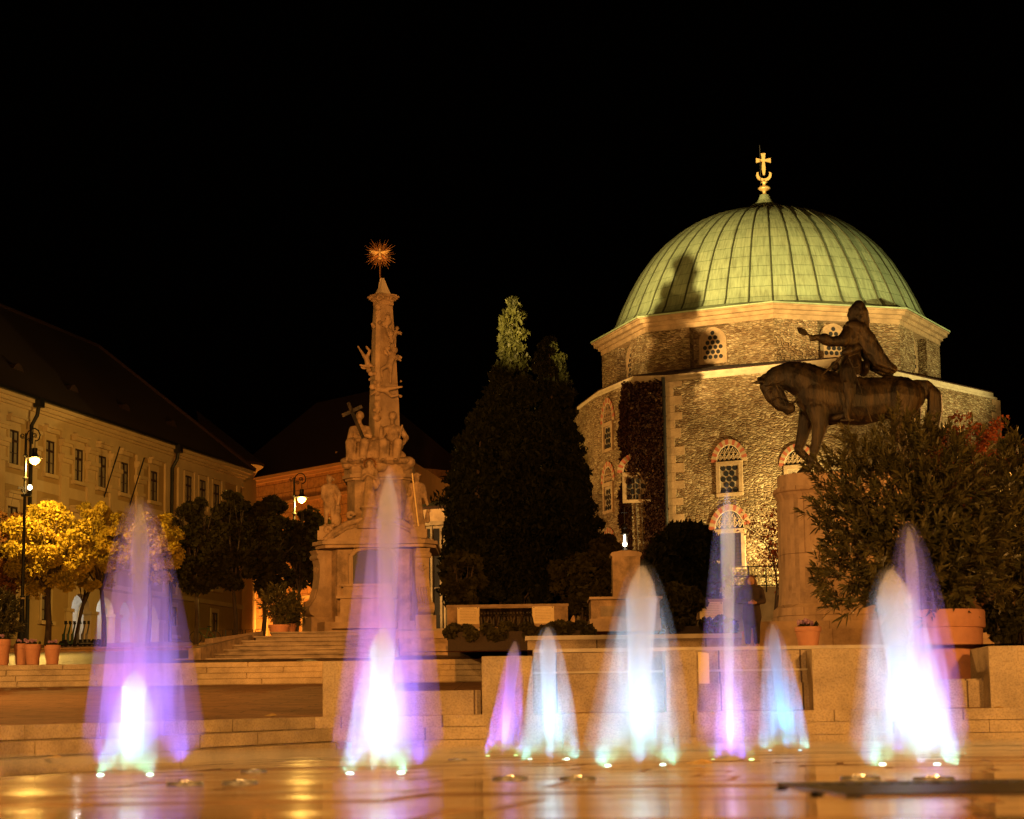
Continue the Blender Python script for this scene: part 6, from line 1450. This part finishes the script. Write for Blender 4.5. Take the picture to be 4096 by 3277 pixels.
def jet_shell(p0, p1, Rr_, pw, n=20, rows=22, z0=0., flare=0.):
    mb = MB(); vs = []; fs = []; d = p1-p0
    for j in range(rows+1):
        t = j/rows; t2 = 1-(1-t)**1.6 if False else t
        r = Rr_*max(1-t2, 0)**pw*(1+flare*(1-t2)**3); r = max(r, .004)
        c = p0+d*t2
        for k in range(n): a = 2*math.pi*k/n; q = r*(1+.06*math.sin(3*a+j*.15)+.04*math.sin(7*a)); vs.append((c.x+q*math.cos(a), c.y+q*math.sin(a), c.z))
    for j in range(rows):
        for k in range(n): fs.append((j*n+k, j*n+(k+1) % n, (j+1)*n+(k+1) % n, (j+1)*n+k))
    fs.append(tuple(range(n))[::-1]); fs.append(tuple(rows*n+k for k in range(n)))
    return mb.add(vs, fs)
def jet(label, xb, yb, xt, yt, hw, inner=.6, whi=None, vio=None, lights=(), body='water_mid', veil=0, core=True, coreR=.025, yin=None, bulb='fountain_bulb', pink=0):
    b = atz(xb, yb, .02); Y = b.y; top = at(xt, yt, Y); b.z = .012; R_ = hw/FPX*Y
    t = empty('fountain_jet', (b.x, Y, 0), label, 'water jet', 'lit water jets rising from the wet square')
    tp = Vector((top.x, Y, top.z))
    jet_shell(b, tp, R_, .5).build('spray', 'water_spray' if body == 'water_mid' else body, t, smooth=True)
    if inner: jet_shell(b+Vector((0, 0, .002)), b+(tp-b)*.985, R_*inner, .6).build('inner_spray', body, t, smooth=True)
    if veil: jet_shell(b+Vector((0, 0, .001)), b+(tp-b)*1.01, R_*veil, .5).build('veil', 'water_veil', t, smooth=True)
    if core:
        mb = MB(); n = 12; P = [b+(tp-b)*q*.97 for q in [i/n for i in range(n+1)]]
        mb.tube([tuple(p) for p in P], [coreR*(1.1+2.2*i/n) for i in range(n-1)]+[coreR*2.2, coreR*.6], 10); mb.build('core', 'water_core', t, smooth=True)
    H = (tp-b).length; base = Vector((b.x, Y-.02, .02))
    wc = whi[1] if whi else vio[1]; cc_ = (.42, .9, 1) if bulb != 'blue_bulb' else (.1, .5, 1)
    for q in range(3):                     # ring of floor spots pointing straight up through the water
        an = R(-90+120*q); o_ = Vector((math.cos(an)*R_*.8, math.sin(an)*R_*.8, 0))
        if whi: falloff_spot(base+o_, base+o_*.7+Vector((0, 0, 1)), whi[0]*.013, whi[1], 100, .7, 'Linear')
        if vio: falloff_spot(base+o_*1.15, base+o_+Vector((0, 0, 1)), vio[0]*.05, vio[1], 104, .5, 'Linear')
    if whi: falloff_spot(base+Vector((0, -R_*.3, 0)), tp, whi[0]*.05, cc_, 50, .8, 'Constant')
    if vio: falloff_spot(base+Vector((R_*.25, -R_*.2, 0)), tp, vio[0]*.035, vio[1], 50, .8, 'Constant')
    if pink: falloff_spot(base+Vector((-R_*.3, -R_*.2, 0)), tp, pink*.12, (1, .06, .16), 46, .9, 'Linear')
    for sx in (-1, 1): falloff_spot(base+Vector((sx*R_*.8, -.05, 0)), base+Vector((sx*R_*.5, 0, 1)), 6 if whi else 3., (.2, 1, .6) if whi else (wc if not lights else (.3, 1, .2)), 165, .5, 'Quadratic')
    for k, (lx, ly) in enumerate(lights):
        p = atz(lx, ly, .02); q = Vector((p.x, p.y, .012)); bl = empty('floor_light', (q.x, q.y, 0)); bl.parent = t; bl.location = (q.x-b.x, q.y-Y, 0)
        MB().lathe([(.03, 0), (.032, .003), (.03, .005)], (q.x, q.y, 0), 14).build('ring', 'steel', bl)
        MB().lathe([(.022, .005), (.02, .012), (.01, .016)], (q.x, q.y, 0), 12).build('lens', bulb, bl, smooth=True)
    return t
WH = (.3, 1, .68); VI = (.2, .13, 1); CY = (.05, .4, 1); GR = (.4, 1, .15)
jet('tallest left violet jet rising in front of the golden tree', 560, 3050, 560, 1985, 190, .5, None, (1000, VI, 50), veil=1.35, coreR=.03, pink=300)
jet('white green cone of water at the foot of the left violet jet', 505, 3100, 545, 2670, 128, .6, (1100, WH, 34), (180, VI, 60), ((402, 3093), (600, 3092)))
jet('tall violet jet rising in front of the stone column', 1545, 3060, 1555, 1862, 165, .5, None, (1000, VI, 50), veil=1.4, coreR=.03, pink=300)
jet('white green cone of water below the column between two floor lights', 1500, 3092, 1535, 2490, 150, .62, (1100, WH, 34), (180, VI, 60), ((1400, 3086), (1604, 3084)))
jet('small violet jet in front of the middle granite block', 2010, 3019, 2062, 2552, 78, .5, None, (1000, VI, 50), ((1951, 3020), (2063, 3018)), bulb='green_bulb', pink=200)
jet('slim white jet between the small violet jet and the biggest jet', 2198, 3040, 2190, 2492, 126, .5, (540, WH, 34), (600, (.2, .42, 1), 60), ((2120, 3033), (2268, 3031)))
jet('biggest white jet with green top in front of the lantern pillar', 2548, 3060, 2570, 2240, 175, .5, (540, WH, 34), (600, (.25, .45, 1), 60), ((2432, 3056), (2651, 3052)), veil=1.3, coreR=.035)
jet('thin tall violet jet with a green mist at its foot', 2920, 3035, 2908, 1935, 60, .45, None, (1000, VI, 50), veil=2.4, coreR=.02, pink=300)
jet('low green spray around the foot of the thin violet jet', 2925, 3036, 2920, 2700, 95, 0, None, (160, GR, 70), ((2853, 3034), (3006, 3033)), core=False, body='water_veil', bulb='green_bulb')
jet('blue jet beside the small clay pot', 3140, 3000, 3088, 2482, 106, .55, (250, (.05, .45, 1), 34), (800, CY, 60), ((3080, 2998), (3200, 2997)), bulb='blue_bulb')
jet('big white jet in front of the oleander bush', 3650, 3062, 3560, 2255, 200, .5, (540, WH, 34), (600, (.25, .42, 1), 60), ((3530, 3050), (3748, 3050)), veil=1.25, coreR=.035)
jet('violet jet rising behind the big white jet against the oleander', 3705, 3015, 3632, 2082, 135, .5, None, (1000, VI, 50), veil=1.4, coreR=.02, pink=200)
jet('small white jet right of the big one in front of the huge clay pot', 3745, 3005, 3690, 2600, 80, .6, (800, WH, 34), (180, VI, 60), ((3672, 2990), (3794, 2991)))

# ------------------------------------------------------------------ dark leaves added in place of a tree shadow on the corner
shd = empty('shadow_leaves', (7, 108.9, gz(109)), 'dark leaves standing in for a tree shadow on the corner of the domed building left of its downpipe', 'shadow leaves')
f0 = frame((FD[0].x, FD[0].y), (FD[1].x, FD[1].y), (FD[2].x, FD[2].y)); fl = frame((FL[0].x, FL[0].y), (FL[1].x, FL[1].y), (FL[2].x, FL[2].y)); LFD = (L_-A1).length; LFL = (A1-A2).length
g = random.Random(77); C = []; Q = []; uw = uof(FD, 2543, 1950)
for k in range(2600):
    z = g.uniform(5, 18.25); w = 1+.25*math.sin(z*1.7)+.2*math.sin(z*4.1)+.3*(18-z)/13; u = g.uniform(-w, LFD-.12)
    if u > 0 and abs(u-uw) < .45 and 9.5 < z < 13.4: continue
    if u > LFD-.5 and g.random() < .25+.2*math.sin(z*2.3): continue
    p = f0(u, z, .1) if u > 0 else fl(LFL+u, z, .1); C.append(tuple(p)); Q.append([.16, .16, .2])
V, F = leaves(C, Q, 26000, .13, 78, 1.3); np_mesh('foliage', 'leaf_shadow', shd, V, F)
sm = MB()
for k in range(6): u = .2+.28*k; sm.tube([f0(u, 4.8, .05), f0(u+.1, 9, .05), f0(u-.05, 14, .05), f0(u, 18, .05)], [.05, .04, .03, .015], 5)
sm.build('stem', 'bark', shd)  # stems added with the shadow leaves

ms = MB().box(-14, 18, 12, 27.2, .03, .1).build('mist', 'stone'); water('water_mist', .05); ms.data.materials[0] = MATS['water_mist']; tag(ms, kind='stuff')

# flush steel nozzle plates in the wet paving
for i, (x, y, lab) in enumerate(((740, 3131, 'small steel nozzle plate in the wet paving between the two left jets'), (960, 3126, 'second steel nozzle plate left of the jet in front of the column'), (1015, 3082, 'far steel nozzle plate left of the jet in front of the column'), (2040, 3110, 'steel nozzle plate in front of the small violet jet'), (2310, 3110, 'steel nozzle plate in front of the slim white jet'), (3440, 3108, 'steel nozzle plate in front of the big right jet'), (3735, 3111, 'rightmost steel nozzle plate in the near wet paving'), (1830, 3037, 'steel nozzle plate left of the small violet jet far back'))):
    p = atz(x, y, .016); o = MB().lathe([(.085, -.02), (.085, .004), (.078, .008), (.03, .008), (.028, .014), (.004, .014)], (p.x, p.y, .012), 24).build('nozzle_plate', 'steel', smooth=30); tag(o, lab, 'nozzle', 'steel nozzle plates in the paving')

p0, p1 = atz(3080, 3142, .0), atz(4300, 3128, .0)  # flat dark strip with bars, added as the dark band across the paving
dg_ = empty('dark_strip', ((p0.x+p1.x)/2, 7.9, 0), 'flat dark strip standing in for a dark band across the wet paving at the lower right corner', 'dark strip')
MB().box(p0.x, p1.x+1, 6.5, 8.2, -.02, .0165).build('strip_slab', 'joint_dark', dg_)
gr_ = MB(); x = p0.x+.05
while x < p1.x+.9: gr_.box(x, x+.03, 7.7, 7.9, .0166, .021); x += .055
gr_.build('strip_bars', 'dark_metal', dg_)
